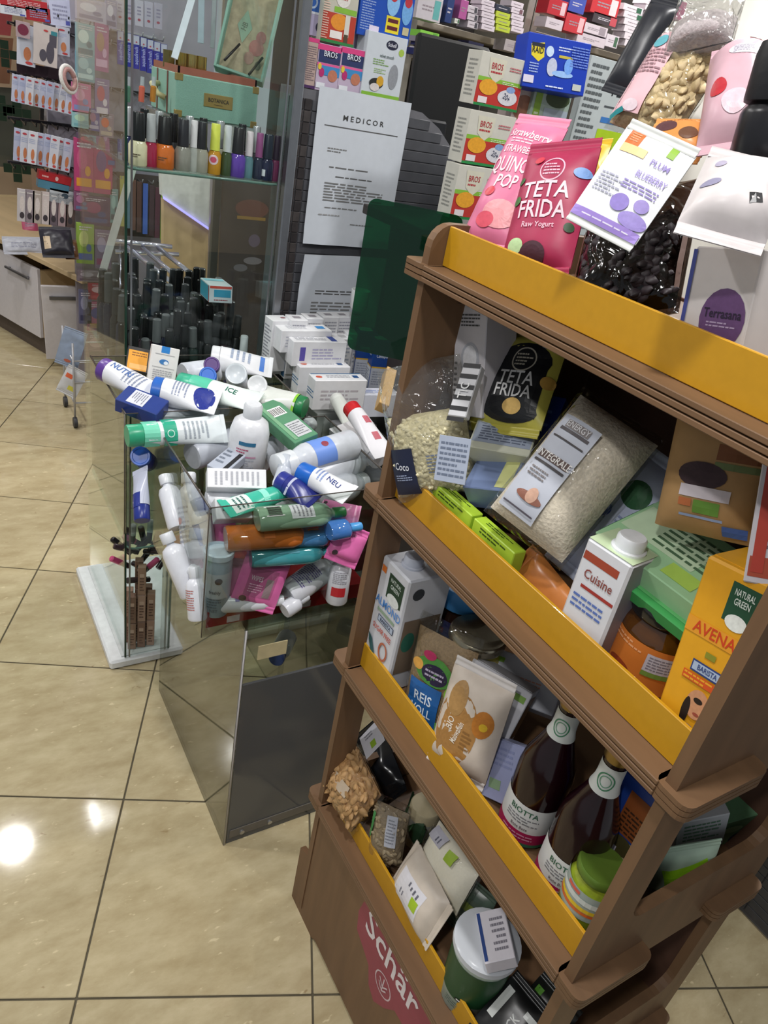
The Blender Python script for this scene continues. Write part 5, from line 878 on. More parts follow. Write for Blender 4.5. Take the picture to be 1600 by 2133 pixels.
slab('deep blue insecticide carton with yellow square above the foot care carton', 806, 25, 112, 120, '1A4AA8', Y=YT+.012, d=.05, items=lambda w, h: [('l', -.34*w, .0*h, w*.24, h*.8, 18, '8AA0D0'), ('r', .14*w, -.2*h, w*.26, h*.3, 'D9C62A'), ('r', .14*w, -.13*h, w*.2, h*.07, '5A1A24'), ('r', .14*w, -.26*h, w*.2, h*.07, '5A1A24'), ('e', .1*w, .2*h, w*.24, h*.5, '7FB0DC'), ('e', .38*w, .1*h, w*.2, h*.5, '6AA0D4'), ('e', .1*w, .3*h, w*.14, h*.2, 'B0303A'), ('e', .38*w, .26*h, w*.14, h*.2, 'B0303A'), ('r', -.2*w, -.35*h, w*.18, h*.12, 'CFC6DA'), ('r', .4*w, -.26*h, w*.12, h*.14, 'B9B08A'), ('r', .28*w, -.44*h, w*.1, h*.03, 'B05A6A')])
slab('lavender pack stacked between the glass case and the red carton', 655, 50, 30, 50, 'A9A2C0', Y=YT+.03, d=.03, items=lambda w, h: [('e', .3*w, -.1*h, w*.4, h*.4, '2A2A40'), ('r', 0, .45*h, w, h*.1, 'C9CCD8')])
slab('blue pack with pale ring at the top beside the glass case', 655, 8, 36, 34, '2A5AA8', Y=YT+.03, d=.03, items=lambda w, h: [('o', -.1*w, .1*h, w*.6, w*.6, .004, 'A9BCD8')])
mo = thing('monitor', 'black back of a computer monitor behind the counter end', 'monitor', fr(at(905, 250, Y=1.15), (0, .05, 1), (-.12, -1, 0)))
P_ = mo.matrix_basis.translation; k = 1/((pr(P_+V((.01, 0, 0)))-pr(P_)).length/.01)
q = MB(); q.box(-.085, .145, -.42, .2, -.03, 0, mat('0B0C0E', .5, 0, .1), .008); q.build('housing', mo)
q = MB(); q.box(-.06, .03, -.09, .0, .0005, .03, mat('1A1B1F', .35), .006); q.box(-.03, .0, -1.53, -.04, -.05, -.032, mat('15161A', .4), .002); q.build('stand_arm', mo)
sup = thing('display_plinth', 'dark plinth carrying the mosquito cartons behind the display stand', 'plinth', Matrix.Translation((.72, .67, 0)))
q = MB(); q.box(-.24, .30, -.13, .13, 0, 1.315, mat('35302E', .6), .002); q.build('body', sup); q = MB(); q.box(-.34, .30, -.13, .13, 1.316, 1.338, mat('35302E', .6), .002); q.build('top_board', sup)
def rstack(w, h): return [('r', 0, .0*h, w*.98, h*.1, '7FB03A'), ('r', 0, -.24*h, w*.98, h*.42, 'B0302A'), ('p', [(-.32*w, .42*h), (.06*w, .42*h), (.04*w, .1*h), (-.12*w, -.04*h), (-.28*w, .1*h)], 'C9C6B4'), ('t', -.13*w, .27*h, w*.13, 'BROS', 'A8323A', 0, .8), ('l', -.13*w, .16*h, w*.24, h*.08, 1, 'A8323A'), ('l', .28*w, .28*h, w*.26, h*.1, 2, 'B5626A'), ('l', .22*w, .0*h, w*.36, h*.06, 2, 'D6E2C0'), ('e', -.24*w, -.13*h, w*.4, h*.3, 'D99A2A'), ('e', .22*w, -.26*h, w*.44, h*.3, 'C9C8CE'), ('t', .2*w, -.26*h, w*.13, '20+', '3A4058', -20), ('e', .26*w, -.1*h, w*.2, h*.12, '7F9AC8'), ('r', -.32*w, -.38*h, w*.2, h*.12, 'D6CDD0'), ('r', 0, -.475*h, w*.99, h*.05, '1F7A3E')]
for i, (px, py) in enumerate(((1042, 172), (1018, 292), (994, 405))):
    slab(['red, green and white mosquito refill carton, top of the stack', 'red, green and white mosquito refill carton, middle of the stack', 'red, green and white mosquito refill carton, bottom of the stack'][i], px, py, 94, 112, 'C4C2B8', Y=.60-.012*i, d=.05, items=rstack, side=[('l', 0, 0, .03, .07, 9, '8A8A84')])
slab('carton with skin tone portrait left of the green striped one', 1086, 262, 52, 150, 'B9A9A4', Y=.63, d=.05, items=lambda w, h: [('e', -.1*w, .25*h, w*.8, h*.35, '9A6A54'), ('r', -.2*w, -.2*h, w*.5, h*.5, 'B9BAC4'), ('r', .42*w, 0, w*.1, h*.9, '2A2422'), ('e', .4*w, .2*h, w*.2, h*.3, '8A5040')])
slab('green striped carton with silver bottle picture under the blue box', 1140, 262, 82, 180, '9FB0A4', Y=.62, d=.05, items=lambda w, h: [('r', -.36*w, 0, w*.16, h*.96, '84A83A'), ('l', -.36*w, -.1*h, w*.1, h*.5, 8, 'D6DFC4'), ('e', .1*w, .32*h, w*.6, h*.2, '3A4A2A'), ('r', .12*w, -.15*h, w*.6, h*.7, 'A3AFBC'), ('r', -.05*w, -.1*h, w*.08, h*.4, '8490A0'), ('r', .46*w, 0, w*.06, h*.9, '4A4238')])
M, w, h = place((1155, 190), (1172, 78), 132, ('Y', .575), ('Y', .59), (-.15, -1, -.05))
carton('bright blue insecticide carton with yellow shield leaning on top of the boxes', M @ Matrix.Translation((0, 0, -.03)), w, h, .05, '0E36A8', front=[('p', [(-.44*w, .3*h), (-.24*w, .36*h), (-.22*w, .1*h), (-.3*w, .0*h), (-.42*w, .1*h)], 'D9C62A'), ('r', -.33*w, .3*h, w*.2, h*.07, '141A2A'), ('e', -.14*w, .22*h, w*.12, h*.2, 'B9CDE6'), ('l', .12*w, .3*h, w*.26, h*.1, 2, 'C9D4EE'), ('r', .12*w, .16*h, w*.22, h*.05, 'B9A83A'), ('t', -.33*w, .2*h, w*.1, 'RAID', '1A1A1A', 0, .8), ('l', -.36*w, -.12*h, w*.14, h*.2, 4, '9AB0E0'), ('e', -.08*w, -.06*h, w*.16, h*.34, 'B4BAD0'), ('e', .1*w, -.16*h, w*.34, h*.12, '8FB4E4'), ('e', .18*w, -.0*h, w*.14, h*.3, '6A9AE0'), ('r', -.42*w, -.34*h, w*.16, h*.14, 'CFCADC'), ('l', .0, -.42*h, w*.28, h*.06, 1, 'C9D4EE'), ('r', .36*w, -.36*h, w*.14, h*.12, 'B4B9B4'), ('l', .34*w, .2*h, w*.28, h*.4, 8, '6A86D0')])
slab('large white carton with black lettering, blue line and lime square behind the blue box', 1235, 325, 108, 385, 'B5BDBE', Y=.66, d=.05, items=lambda w, h: [('t', .22*w, .36*h, w*.22, 'PEX4', '24282C', 0, .85), ('r', .42*w, .36*h, w*.12, h*.1, 'B5C64A'), ('r', .2*w, .27*h, w*.5, h*.01, '4A5054'), ('r', .2*w, .2*h, w*.5, h*.03, '3A74B8'), ('r', .18*w, .1*h, w*.48, h*.1, 'A3C41E'), ('l', -.3*w, .1*h, w*.3, h*.75, 22, '5A6062'), ('l', .15*w, -.1*h, w*.5, h*.2, 6, '6A7072'), ('r', 0, -.28*h, w*.95, h*.008, '2A2E30'), ('t', -.2*w, -.33*h, w*.08, 'DISCOUNT', '3A4042', 0, .8), ('l', 0, -.4*h, w*.8, h*.1, 4, '8A9092')])
# wall shelving
YW = 2.4; wb = mat('8F8678', .5, 0, .08, 20)
su = thing('shelf_unit', 'wall shelving with grey wood boards full of medicine boxes', 'shelf', Matrix.Translation((1.7, 2.6, 0)))
def xw(px, py=60): return at(px, py, Y=YW).x
q = MB(); q.box(-.75, 1.6, .18, .2, 0, 2.5, mat('2E2A28', .8)); q.build('back_panel', su)
for nm, (xa, za), xb in (('shelf_board', (xw(855), at(975, 66, Y=YW).z), xw(1098)), ('shelf_board', (xw(1112), at(1285, 112, Y=YW).z), 3.2), ('shelf_board', (xw(855), at(975, 132, Y=YW).z), xw(1098)), ('shelf_board', (xw(1112), at(1270, 160, Y=YW).z), 3.2)):
    q = MB(); q.box(xa-1.7, xb-1.7, -.2, .18, za-.025, za, wb, .002); q.build(nm, su)
for a, b_ in ((1082, 1096), (1098, 1110), (848, 862)):
    q = MB(); q.box(xw(a, 90)-1.7, xw(b_, 90)-1.7, -.205, .18, 0, 2.5, mat('96928A', .35, .3), .003); q.build('upright', su)
q = MB(); q.box(-.8, 1.6, -.15, .17, 0, 1.2, mat('4A4644', .6)); q.build('drawer_block', su)
ORD = 'lowest second third fourth fifth sixth seventh'.split()
WORD = {'C': 'white', 'B': 'white', 'A': 'pale', '8': 'grey', '2': 'navy', '9': 'grey', '3': 'dark', '1': 'dark'}
def mini(px, py, w_, h_, c, extra=None, lb=None):
    slab(lb or '%s medicine carton on the %s wall shelf, %s' % (WORD.get(c[0], 'white'), 'upper' if py < 66 else 'lower', ('far left' if px < 900 else 'left of the blue one' if px < 940 else 'right of the blue one' if px < 1000 else 'beside the red cartons' if px < 1200 else 'under the dark red lettered one')), px, py, w_, h_, c, Y=YW-.19 if py > -50 else YW, d=.08, items=lambda w, h: [('l', -.0*w, 0, w*.6, h*.3, 2 if h_ > 14 else 1, 'B9B4BE' if c[0] in '0123456' else '8A8088')]+([('r', .3*w, 0, w*.25, h*.8, extra)] if extra else []), name='medicine_carton', group='medicine cartons on the wall shelves')
for i in range(5): mini(1017, 58-i*13, 28, 11.5, 'C6BCC6', None, '%s white carton in the stack left of the lime stack' % ORD[i])
for i in range(4): mini(1048, 60-i*14, 30, 12.5, 'A9B83A' if i < 3 else '2A3040', None, '%s carton of the lime green stack on the wall shelving' % ORD[i])
for i in range(5): mini(1078, 62-i*13, 26, 11.5, 'C9BEC8', '6A4A54' if i == 3 else None, '%s white carton in the stack right of the lime stack' % ORD[i])
for i in range(3): mini(985, 52-i*16, 22, 14, 'B9B2BA', '3A3A42', '%s grey white carton beside the magenta one on the wall shelving' % ORD[i])
for a in ((895, 18, 52, 50, 'B9B4BC', '5AA0A0', 'white and teal carton at the left end of the wall shelving'), (937, 22, 14, 52, '22366A', None, 'slim navy carton beside the teal one on the wall shelving'), (952, 44, 10, 10, 'C9CCC4', '2A5A3A', None), (966, 20, 16, 40, 'A0508A', None, 'magenta carton on the upper left wall shelf')): mini(*a[:5], a[5], a[6])
for a in ((895, 73, 40, 14, '7FC04A', '5A9A3A', 'bright green flat carton under the upper wall shelf'), (892, 85, 38, 12, '8A8494', None, None), (898, 95, 44, 9, '262A5A', None, 'navy flat carton under the green one'), (893, 108, 40, 12, 'C4BFC6', None, 'upper white carton under the flat navy one'), (893, 121, 40, 11, 'C4BCB4', None, 'lowest cream white carton under the flat navy one'), (870, 108, 18, 14, '22285A', None, 'small navy carton at the left end of the lower wall shelf'), (945, 93, 30, 18, '1F2F86', 'B9BEDC', 'royal blue carton on the lower wall shelf'), (932, 121, 32, 16, 'BEBAC8', '6A6A74', None), (955, 108, 24, 10, 'C0BCC6', None, None), (962, 124, 18, 14, '244A30', None, 'dark green carton on the lower wall shelf'), (988, 112, 32, 48, '1C1D3A', None, 'dark navy carton standing on the lower wall shelf'), (1066, 96, 30, 24, '9A9294', '4A4446', 'grey carton in front of the metal upright')): mini(*a[:5], a[5], a[6])
for a in ((1162, 16, 40, 34, 'A82430', 'C9A9B0', 'red carton high on the right wall shelf'), (1203, 10, 34, 34, '3A4A9A', None, 'blue carton between the red ones'), (1262, 12, 58, 42, 'B02A32', 'D9B9BC', 'large red carton with white script on dark box'), (1262, 42, 54, 22, '3A3238', 'A8404A', 'dark carton with red script under the large red one'), (1198, 50, 42, 38, 'B02E38', 'D0A0A6', 'red carton standing lower in the right wall shelf'), (1155, 50, 36, 22, 'BDB2BA', None, None), (1240, 62, 52, 20, 'BDB2BA', '8A8088', 'white flat carton right under the dark red lettered one'), (1232, 84, 60, 20, 'B9AEB6', None, 'wide white carton at the bottom of the right wall shelf'), (1275, 86, 26, 26, 'BDB4BC', '3A5A44', 'small white carton with green end beside the wide one')): mini(*a[:5], a[5], a[6])
for i in range(6): mini(1322-i*2.5+i*2, 94-i*15, 42, 13.5, 'C2BAC0', '22503A', '%s white carton with green stripe in the right shelf stack' % ORD[i])
for i in range(7): mini(1362-i*1+i, 85-i*13, 36, 11.5, 'BFB6BC', None, '%s plain white carton right of the green striped stack' % ORD[i])
mini(1258, 138, 62, 26, '25223A', '8A4A5A', 'dark navy flat carton below the right wall shelf'); mini(1410, 20, 34, 40, '7A2A50', None, 'plum carton behind the clear bag')
# ================= left side: hanging rack, low cabinet, entrance
YR = 2.9
rk = thing('peg_rack', 'dark peg rack with rods full of hanging packs beyond the glass case', 'rack', Matrix.Translation((.15, YR+.25, 0)))
xr = lambda px, py=200: at(px, py, Y=YR).x
q = MB(); x0, x1 = at(100, 200, Y=YR+.12).x-.15, at(262, 200, Y=YR+.12).x-.15
q.box(x0, .62, -.1, -.07, .62, 2.2, mat('9A96A2', .6, 0, .1, 6)); q.box(at(172, 600, Y=YR).x-.15, .62, -.1, -.07, 0, .6195, mat('8A848C', .6, 0, .1, 6)); q.build('back_panel', rk)
for py in (32, 62, 165, 262, 355):
    z = at(90, py, Y=YR).z
    for px in range(30, 350, 22):
        q = MB(); x = at(px, py, Y=YR).x-.15; q.tube([(x, -.11, z), (x, -.27, z-.005), (x, -.285, z+.012)], .0028, mat('1E1C1E' if px < 150 else 'B9BAC0', .3, .7), 5); q.build('peg', rk)
    q = MB(); q.box(at(25, py, Y=YR).x-.15, at(345, py, Y=YR).x-.15, -.118, -.1, z-.006, z+.006, mat('26242A', .4, .4) if py > 60 else mat('C9CACF', .3, .6), .002); q.build('rail', rk)
def hang(lb, px, py, w_, h_, c, items=(), rot=0, Y=YR-.03, d=.008, group=None, name='hanging_pack', cat='pack'): slab(lb, px, py, w_, h_, c, Y=Y, d=d, items=items, rot=rot, name=name, cat=cat, group=group)
for i, (px, py, w_, h_, c) in enumerate(((50, 8, 100, 22, 'A8242E'), (28, 22, 54, 20, 'C4C8D2'), (80, 30, 52, 30, '9A1F2A'), (125, 26, 44, 58, 'B9BDD8'))):
    hang(['flat red box at the top left corner', 'white label box under the flat red one', 'dark red stacked box beside the white label', 'white and blue patterned box next to the dark red one'][i], px, py, w_, h_, c, lambda w, h: [('l', 0, 0, w*.7, h*.6, 4, '8A8CA8' if i else 'D0A0A4'), ('r', .35*w, -.35*h, w*.2, h*.16, '4A50A0')], d=.05, rot=-2, name='box', cat='box')
foot = lambda w, h: [('e', -.1*w, .38*h, w*.5, h*.07, 'A83A44'), ('l', -.1*w, .2*h, w*.7, h*.16, 3, '9AA4C4'), ('e', .05*w, -.2*h, w*.4, h*.34, 'B5704A'), ('e', .15*w, -.42*h, w*.4, h*.08, 'B03A3A')]
hang('white insole pack with picture of a leg', 55, 95, 40, 85, 'B9BDCB', foot, 4); hang('beige pack with burgundy oval at its top', 48, 62, 30, 34, 'A28E94', lambda w, h: [('e', 0, 0, w*.8, h*.7, '6A1F3A')], 2, Y=YR-.05)
hang('grey support glove pack with teal cuff', 95, 95, 52, 85, 'BDB4B2', lambda w, h: [('e', .2*w, -.15*h, w*.34, h*.55, '4A4652'), ('r', .3*w, .15*h, w*.3, h*.3, '4A4652'), ('r', .34*w, .34*h, w*.26, h*.1, '2F7A86'), ('e', -.1*w, -.25*h, w*.3, h*.3, '4A4652'), ('e', .0, .36*h, w*.2, h*.05, 'B03A3A')], 4, Y=YR-.04)
hang('white pack with orange heel picture beside the glove pack', 131, 86, 30, 60, 'B4B6C6', foot, 2)
hang('dark maroon pack hanging behind the glove pack', 80, 148, 90, 24, '32202A', (), 0, Y=YR+.05)
rg = thing('headband', 'white and pink round padded headband hanging on the rack', 'headband', fr(at(143, 165, Y=YR-.1), (-.3, 0, 1), (.7, -1, .3)))
q = MB(); kk = m_per_px(rg.matrix_basis.translation)*.72; q.tube([(28*kk*math.cos(a*.3), 34*kk*math.sin(a*.3), 0) for a in range(22)], .008, mat('D0CECB', .8, 0, .1, 200, .4), 8); q.build('ring', rg)
q = MB(); q.tube([(20*kk*math.cos(a*.3), 25*kk*math.sin(a*.3), .004) for a in range(22)], .009, mat('A57F7C', .8, 0, .2, 200, .4), 8); q.build('lining', rg)
for r_, (py, h_, xs) in enumerate(((192, 58, (33, 47, 62, 76, 90, 104, 118, 132, 146)), (308, 68, (38, 52, 68, 84, 100, 113, 126, 140)))):
    for i, px in enumerate(xs):
        hang('small white foot care card, %s from the left in the %s row' % ('first second third fourth fifth sixth seventh eighth ninth'.split()[i], ('upper', 'lower')[r_]), px, py+i*3.2-8+r_*2, 17 if r_ == 0 else 19, h_, ('B4B8CC', 'A9AEC6', 'BEC0CC', 'C6C8D2')[(i+r_) % 4], foot, 6+i*.5, Y=YR-.03-.012*(i % 3), group='foot care cards, %s row' % ('upper', 'lower')[r_])
hang('flat red and blue carton under the lower card row', 115, 372, 70, 18, 'A8242C', lambda w, h: [('l', -.3*w, 0, w*.2, h*.4, 1, 'D9B0B0'), ('e', .05*w, 0, w*.1, h*.5, 'D0B4B6')], 8, d=.05); hang('slate blue carton under the flat red one', 112, 388, 66, 18, '4A7A92', (), 8, d=.05)
hang('white plastic tray with dark round insert on the rack', 128, 410, 50, 28, 'B4BAC2', lambda w, h: [('e', .15*w, .1*h, w*.3, h*.4, '3A4A58')], 6, d=.08)
for i, px in enumerate((46, 62, 78, 95, 112, 130, 147)): hang('crinkled cosmetic pad bag, %s from the left on the lowest rod' % 'first second third fourth fifth sixth seventh'.split()[i], px, 428+i*2, 20, 68, ('B9B4B8', '8A8088', 'A99E98', 'C4B8B8', '6A5E66', 'A08A8E', '5A4A48')[i], lambda w, h: [('e', 0, .05*h, w*.5, h*.5, 'C9C0BE'), ('e', 0, -.3*h, w*.5, h*.2, '3A343A'), ('l', 0, .4*h, w*.6, h*.06, 1, 'DDDAD8')], 4, group='pad bags on the lowest rod')
PK = [(190, 22, 64, 46, 'A9A6BC', 'grey violet blister sheet at the top behind the left glass', ['C9C8D6', '7A7896']), (178, 85, 40, 70, '7FA5AE', 'teal card with white bottle picture behind the left glass', ['C4D8D6', '4A6A7A']), (178, 140, 40, 60, '6F9AA8', 'pale teal bag under the teal card', ['9ABCC4', 'B4CED2']), (212, 100, 30, 100, '9A5A86', 'purple and brown doll card behind the left glass', ['A07A66', 'C9A0BE']), (170, 205, 40, 62, 'C06A92', 'pink card with rabbit coloured print behind the left glass', ['D99ABA', '7A86B8']), (170, 250, 40, 34, '86B0B4', 'pale green card below the pink one', ['A9CCB4', '6A9AA4']), (213, 205, 30, 80, '7A6A92', 'blue and red card with round white badge', ['B04A5A', 'CFC4CE']), (222, 262, 30, 50, '8A7A86', 'beige figure card with orange detail', ['C9603A', 'B4A294']),
      (175, 345, 40, 110, 'A8406E', 'pink doll blister with orange foot band, left one', ['B9527E', 'D0902E']), (215, 350, 40, 110, 'A03A66', 'pink doll blister with orange foot band, right one', ['6A4A7A', 'D0902E']), (200, 440, 60, 60, '4A3558', 'dark purple diamond patterned blister', ['8A3A66', '3A4A7A']), (178, 508, 36, 84, '8AA84A', 'lime green and white toothbrush card', ['B9C67A', '5A6AA0']), (215, 520, 34, 80, '7A6A86', 'lavender toothbrush card behind the lime one', ['A9A0C0', '8A3A6A']), (212, 608, 56, 34, '9E1F3A', 'crimson pack low behind the left glass', ['C9A9B0', 'B03A4A']), (210, 660, 56, 60, 'A85A7A', 'pink doll blister at the bottom of the rack', ['4A4A8A', 'C99A3A']), (205, 720, 50, 50, '8A6A7A', 'pale pink pack near the bottom of the rack', ['B99AA0', '5A4A5E'])]
PK += [(232, 30, 24, 60, '8E8CA8', 'slate blister strip beside the case edge at the top', ['C4C2D2', '5A587A']), (196, 250, 24, 46, '4A4A8A', 'indigo card between the pale green and the beige one', ['8A5A7A', 'A9A0B4']), (232, 320, 18, 60, '6A3A5A', 'narrow plum card beside the doll blisters', ['A9708A', '4A5A8A']), (190, 295, 60, 30, '5A4A5E', 'dark violet header card above the doll blisters', ['B9506A', '8A8494']),
       (170, 420, 30, 40, '7A4A6A', 'mauve card under the left doll blister', ['A06A8E', '5A6A8E']), (238, 430, 16, 70, '5E8A8E', 'slim teal card beside the case edge', ['8AB0B0', '3A4A5A']), (186, 575, 50, 24, '7A6E78', 'grey lilac card under the lime one', ['A9A0AC', '5A4A5A']), (178, 640, 26, 70, '5A5A78', 'blue grey card beside the lower doll blister', ['8A8AA4', '3A3A5A']), (232, 620, 20, 60, '8A2A4A', 'wine red slim card by the green case edge', ['B06A7E', 'C9A24A'])]
for px, py, w_, h_, c, lb, cc in PK: hang(lb, px, py, w_, h_, c, lambda w, h: [('e', -.1*w, .12*h, w*.55, h*.4, cc[0]), ('r', 0, -.32*h, w*.8, h*.16, cc[1]), ('l', 0, .38*h, w*.7, h*.12, 2, 'C4BCC6'), ('e', .2*w, -.1*h, w*.3, h*.2, cc[1])], 1, Y=YR-.06, d=.02)
for i, px in enumerate((251, 268, 284, 299, 313, 327, 341)):
    hang('white and blue toothbrush blister, %s from the left in the blue row' % 'first second third fourth fifth sixth seventh'.split()[i], px, 100+i*4.5, 13.5, 70, '2A2F9A', lambda w, h: [('r', 0, .36*h, w*.9, h*.26, 'B9BCD2'), ('t', 0, -.1*h, w*.8, 'aquafresh', 'A9B0E8', 90, .8), ('e', 0, .3*h, w*.3, h*.05, 'B04A5A')], 0, group='blue toothbrush blisters')
for i, px in enumerate((250, 270, 290, 310, 330)): hang('pale grey blister card above the blue row, %s from the left' % 'first second third fourth fifth'.split()[i], px, 22+i*3, 17, 54, ('B0AEC0', 'A9A6B8', 'B9B6C6')[i % 3], lambda w, h: [('l', 0, .1*h, w*.5, h*.4, 3, '8A86A0'), ('e', 0, -.25*h, w*.4, h*.1, '9A4A5A')], 0, group='pale blister cards above the blue row')
for i, (px, c) in enumerate(((255, 'B0AE5A'), (266, '5E7C8A'), (278, '6A5048'), (290, '5A4440'), (303, '4A68B8'), (316, '4A3A40'), (328, '5A3A46'), (340, '86AA3A'))):
    hang('slim coloured makeup pencil card, %s of eight in the row under the glass shelf' % ('first second third fourth fifth sixth seventh last'.split()[i]), px, 420+i*4, 10, 105, c, (), 0, name='pencil_card')
hang('dark brown backing card behind the pencils', 300, 430, 110, 130, '4E4643', (), 0, Y=YR+.06)
cr_ = thing('chrome_rack', 'chrome rack with three slanted rods seen through the glass case', 'rack', Matrix.Translation(at(300, 510, Y=2.2)))
o_ = cr_.matrix_basis.translation
for a, b_ in (((262, 512), (372, 600)), ((297, 516), (398, 602)), ((330, 516), (420, 588))):
    q = MB(); q.tube([at(*a, Y=2.2)-o_, at(*b_, Y=1.75)-o_], .009, mat('D9D8E8', .12, .8), 8); q.build('slanted_rod', cr_)
for a, b_ in (((240, 502), (358, 514)), ((240, 524), (372, 530))):
    q = MB(); q.tube([at(*a, Y=2.2)-o_, at(*b_, Y=2.2)-o_], .009, mat('D9D8E8', .12, .8), 8); q.build('cross_bar', cr_)
q = MB(); q.tube([at(250, 504, Y=2.2)-o_, V((at(250, 504, Y=2.2).x, 2.2, .01))-o_], .006, mat('A9A8B8', .15, .9), 8); q.build('leg', cr_)
# oak and white counter with a violet light strip
def slabq(name, lb, cat, pts, Y, th, m, kind=None, parent=None, foot=False):
    P = [at(x, y, Y=Y) for x, y in pts]; o = V((sum(p.x for p in P)/len(P), Y, 0 if foot else sum(p.z for p in P)/len(P)))
    if foot:
        for p in sorted(P, key=lambda p: p.z)[:2]: p.z = .001
    q = MB(); q.prism([(p.x-o.x, p.z-o.z) for p in P], -th/2, th/2, m, Matrix.Rotation(math.pi/2, 4, 'X')); ob = q.build(name, parent, Matrix.Translation(o+V((0, th/2, 0)) - (parent.matrix_basis.translation if parent else V((0, 0, 0)))))
    return tag(ob, lb, cat, None, kind)
oc = thing('side_counter', 'oak and white counter with violet light strip seen through the glass case', 'counter', Matrix.Translation((at(390, 500, Y=2.3).x, 2.3, 0)))
slabq('white_front', None, None, [(336, 358), (446, 362), (446, 480), (338, 408)], 2.3, .04, mat('DAD8D4', .5), parent=oc)
slabq('light_strip', None, None, [(340, 409), (446, 481), (446, 487), (341, 415)], 2.29, .01, mat('A79CF0', .4, emis=1.2), parent=oc)
slabq('oak_front', None, None, [(341, 415), (446, 487), (446, 700), (345, 700)], 2.32, .04, mat('C9AC84', .5, 0, .12, 14, kind='grain'), parent=oc, foot=True)
slabq('metal_post', 'slim metal post right of the oak counter panel', 'post', [(444, 355), (462, 357), (455, 720), (436, 720)], 2.2, .03, mat('9A9098', .3, .6), foot=True)
pa = slabq('reflection_panel', 'dark panel painted with a blurred maroon and yellow reflection behind the case', 'panel', [(462, 357), (575, 385), (560, 760), (455, 760)], 2.1, .02, mat('3C3535', .25, 0, .25, 6), foot=True)  # added panel standing in for a reflection; its blotches paint what is mirrored
za_ = at(510, 500, Y=2.1).z
art(pa, ((lambda x, y, o: V((x, -.0102-o, y+za_))), 9), [('e', .0, .12, .14, .07, '5A3430'), ('r', .0, .085, .12, .012, '8A6A30'), ('e', .02, .0, .05, .05, '5A5068'), ('e', .02, -.08, .08, .03, '78747C'), ('e', -.03, -.11, .06, .03, '66646E')])
# low cabinet
ck = at(85, 705, Z=.1); cl = at(0, 655, Z=.1); dr = (cl-ck).normalized(); wht = mat('CDC8CA', .4, 0, .03); oak = mat('C2AA84', .5, 0, .1, 14, kind='grain')
cb = thing('cabinet', 'low white and oak display cabinet with grey bar handles on the far left', 'cabinet', Matrix.Translation((ck.x, ck.y, 0)) @ Matrix.Rotation(math.atan2(dr.y, dr.x)-math.pi/2, 4, 'Z'))
q = MB(); q.box(.035, .6, .02, 1.4, .0, .09, mat('5A4E44', .7)); q.build('plinth', cb)
q = MB(); q.box(.02, .6, .0, .025, .1, .46, oak); q.box(.02, .6, .5, .52, .1, .46, oak); q.box(.3, .6, .025, 1.4, .1, .46, mat('6E5E4A', .7)); q.build('carcass', cb)
for y in (.0, .7):
    f_ = MB(); f_.box(0, .019, y+.002, y+.69, .1, .47, wht, .002); ob = f_.build('drawer_front', cb); q = MB(); q.box(-.022, -.01, y+.06, y+.3, .40, .412, mat('6A6A6E', .3, .7), .002); q.box(-.012, .0, y+.08, y+.09, .402, .41, mat('6A6A6E', .3, .7)); q.box(-.012, .0, y+.27, y+.28, .402, .41, mat('6A6A6E', .3, .7)); q.build('handle', ob)
q = MB(); q.box(-.02, .9, -.45, 1.45, .52, .545, oak, .002); q.build('table_top', cb)
q = MB(); q.box(.1, .58, -.4, -.37, .1, .52, oak); q.box(.28, .3, -.37, .0, .0, .52, oak); q.build('divider', cb)
k0 = at(133, 750, Z=.05); fd = thing('tilting_door', 'white tilted cabinet flap with grey bar handle in front of the oak cabinet', 'cabinet door', fr(at(128, 672, Y=k0.y), (-.04, -.12, 1), (-.1, -1, 0)))
q = MB(); kk = m_per_px(fd.matrix_basis.translation); q.box(-34*kk, 42*kk, -84*kk, 78*kk, -.018, 0, wht, .002); q.build('panel', fd); q = MB(); q.box(-20*kk, 40*kk, 52*kk, 60*kk, .012, .02, mat('6A6A6E', .3, .7), .002); q.box(-16*kk, -13*kk, 54*kk, 58*kk, 0, .013, mat('6A6A6E', .3, .7)); q.box(33*kk, 36*kk, 54*kk, 58*kk, 0, .013, mat('6A6A6E', .3, .7)); q.build('handle', fd)
for lb, px, py, w_, h_, c, d_ in (('crumpled white magazine on the low cabinet top', 50, 512, 80, 22, 'B4B6C0', .05), ('black toiletry bag with beige label hanging low on the peg rack', 118, 505, 62, 42, '1E1C26', .08), ('pink and white small box on the low cabinet top', 62, 468, 30, 26, 'B04A6A', .05), ('brown leather purse hanging beside the black toiletry bag', 148, 520, 26, 24, '5A3A22', .06)):
    P = at(px, py, Y=YR-.1) if 'hanging' in lb else at(px, py, Z=.57); kk = m_per_px(P); pouch(lb, fr(P, (0, .6, .8), (-.1, -.8, .6)), w_*kk, h_*kk*1.3, d_*.6, c, [('r', -.3*w_*kk, -.1*h_*kk, w_*kk*.2, h_*kk*.6, 'B9A58A')] if 'beige' in lb else [('l', 0, 0, w_*kk*.6, h_*kk*.5, 4, '8A8CA0')], name='magazine' if 'magazine' in lb else 'small_bag', cat='bag', seed=px, wr=.004)
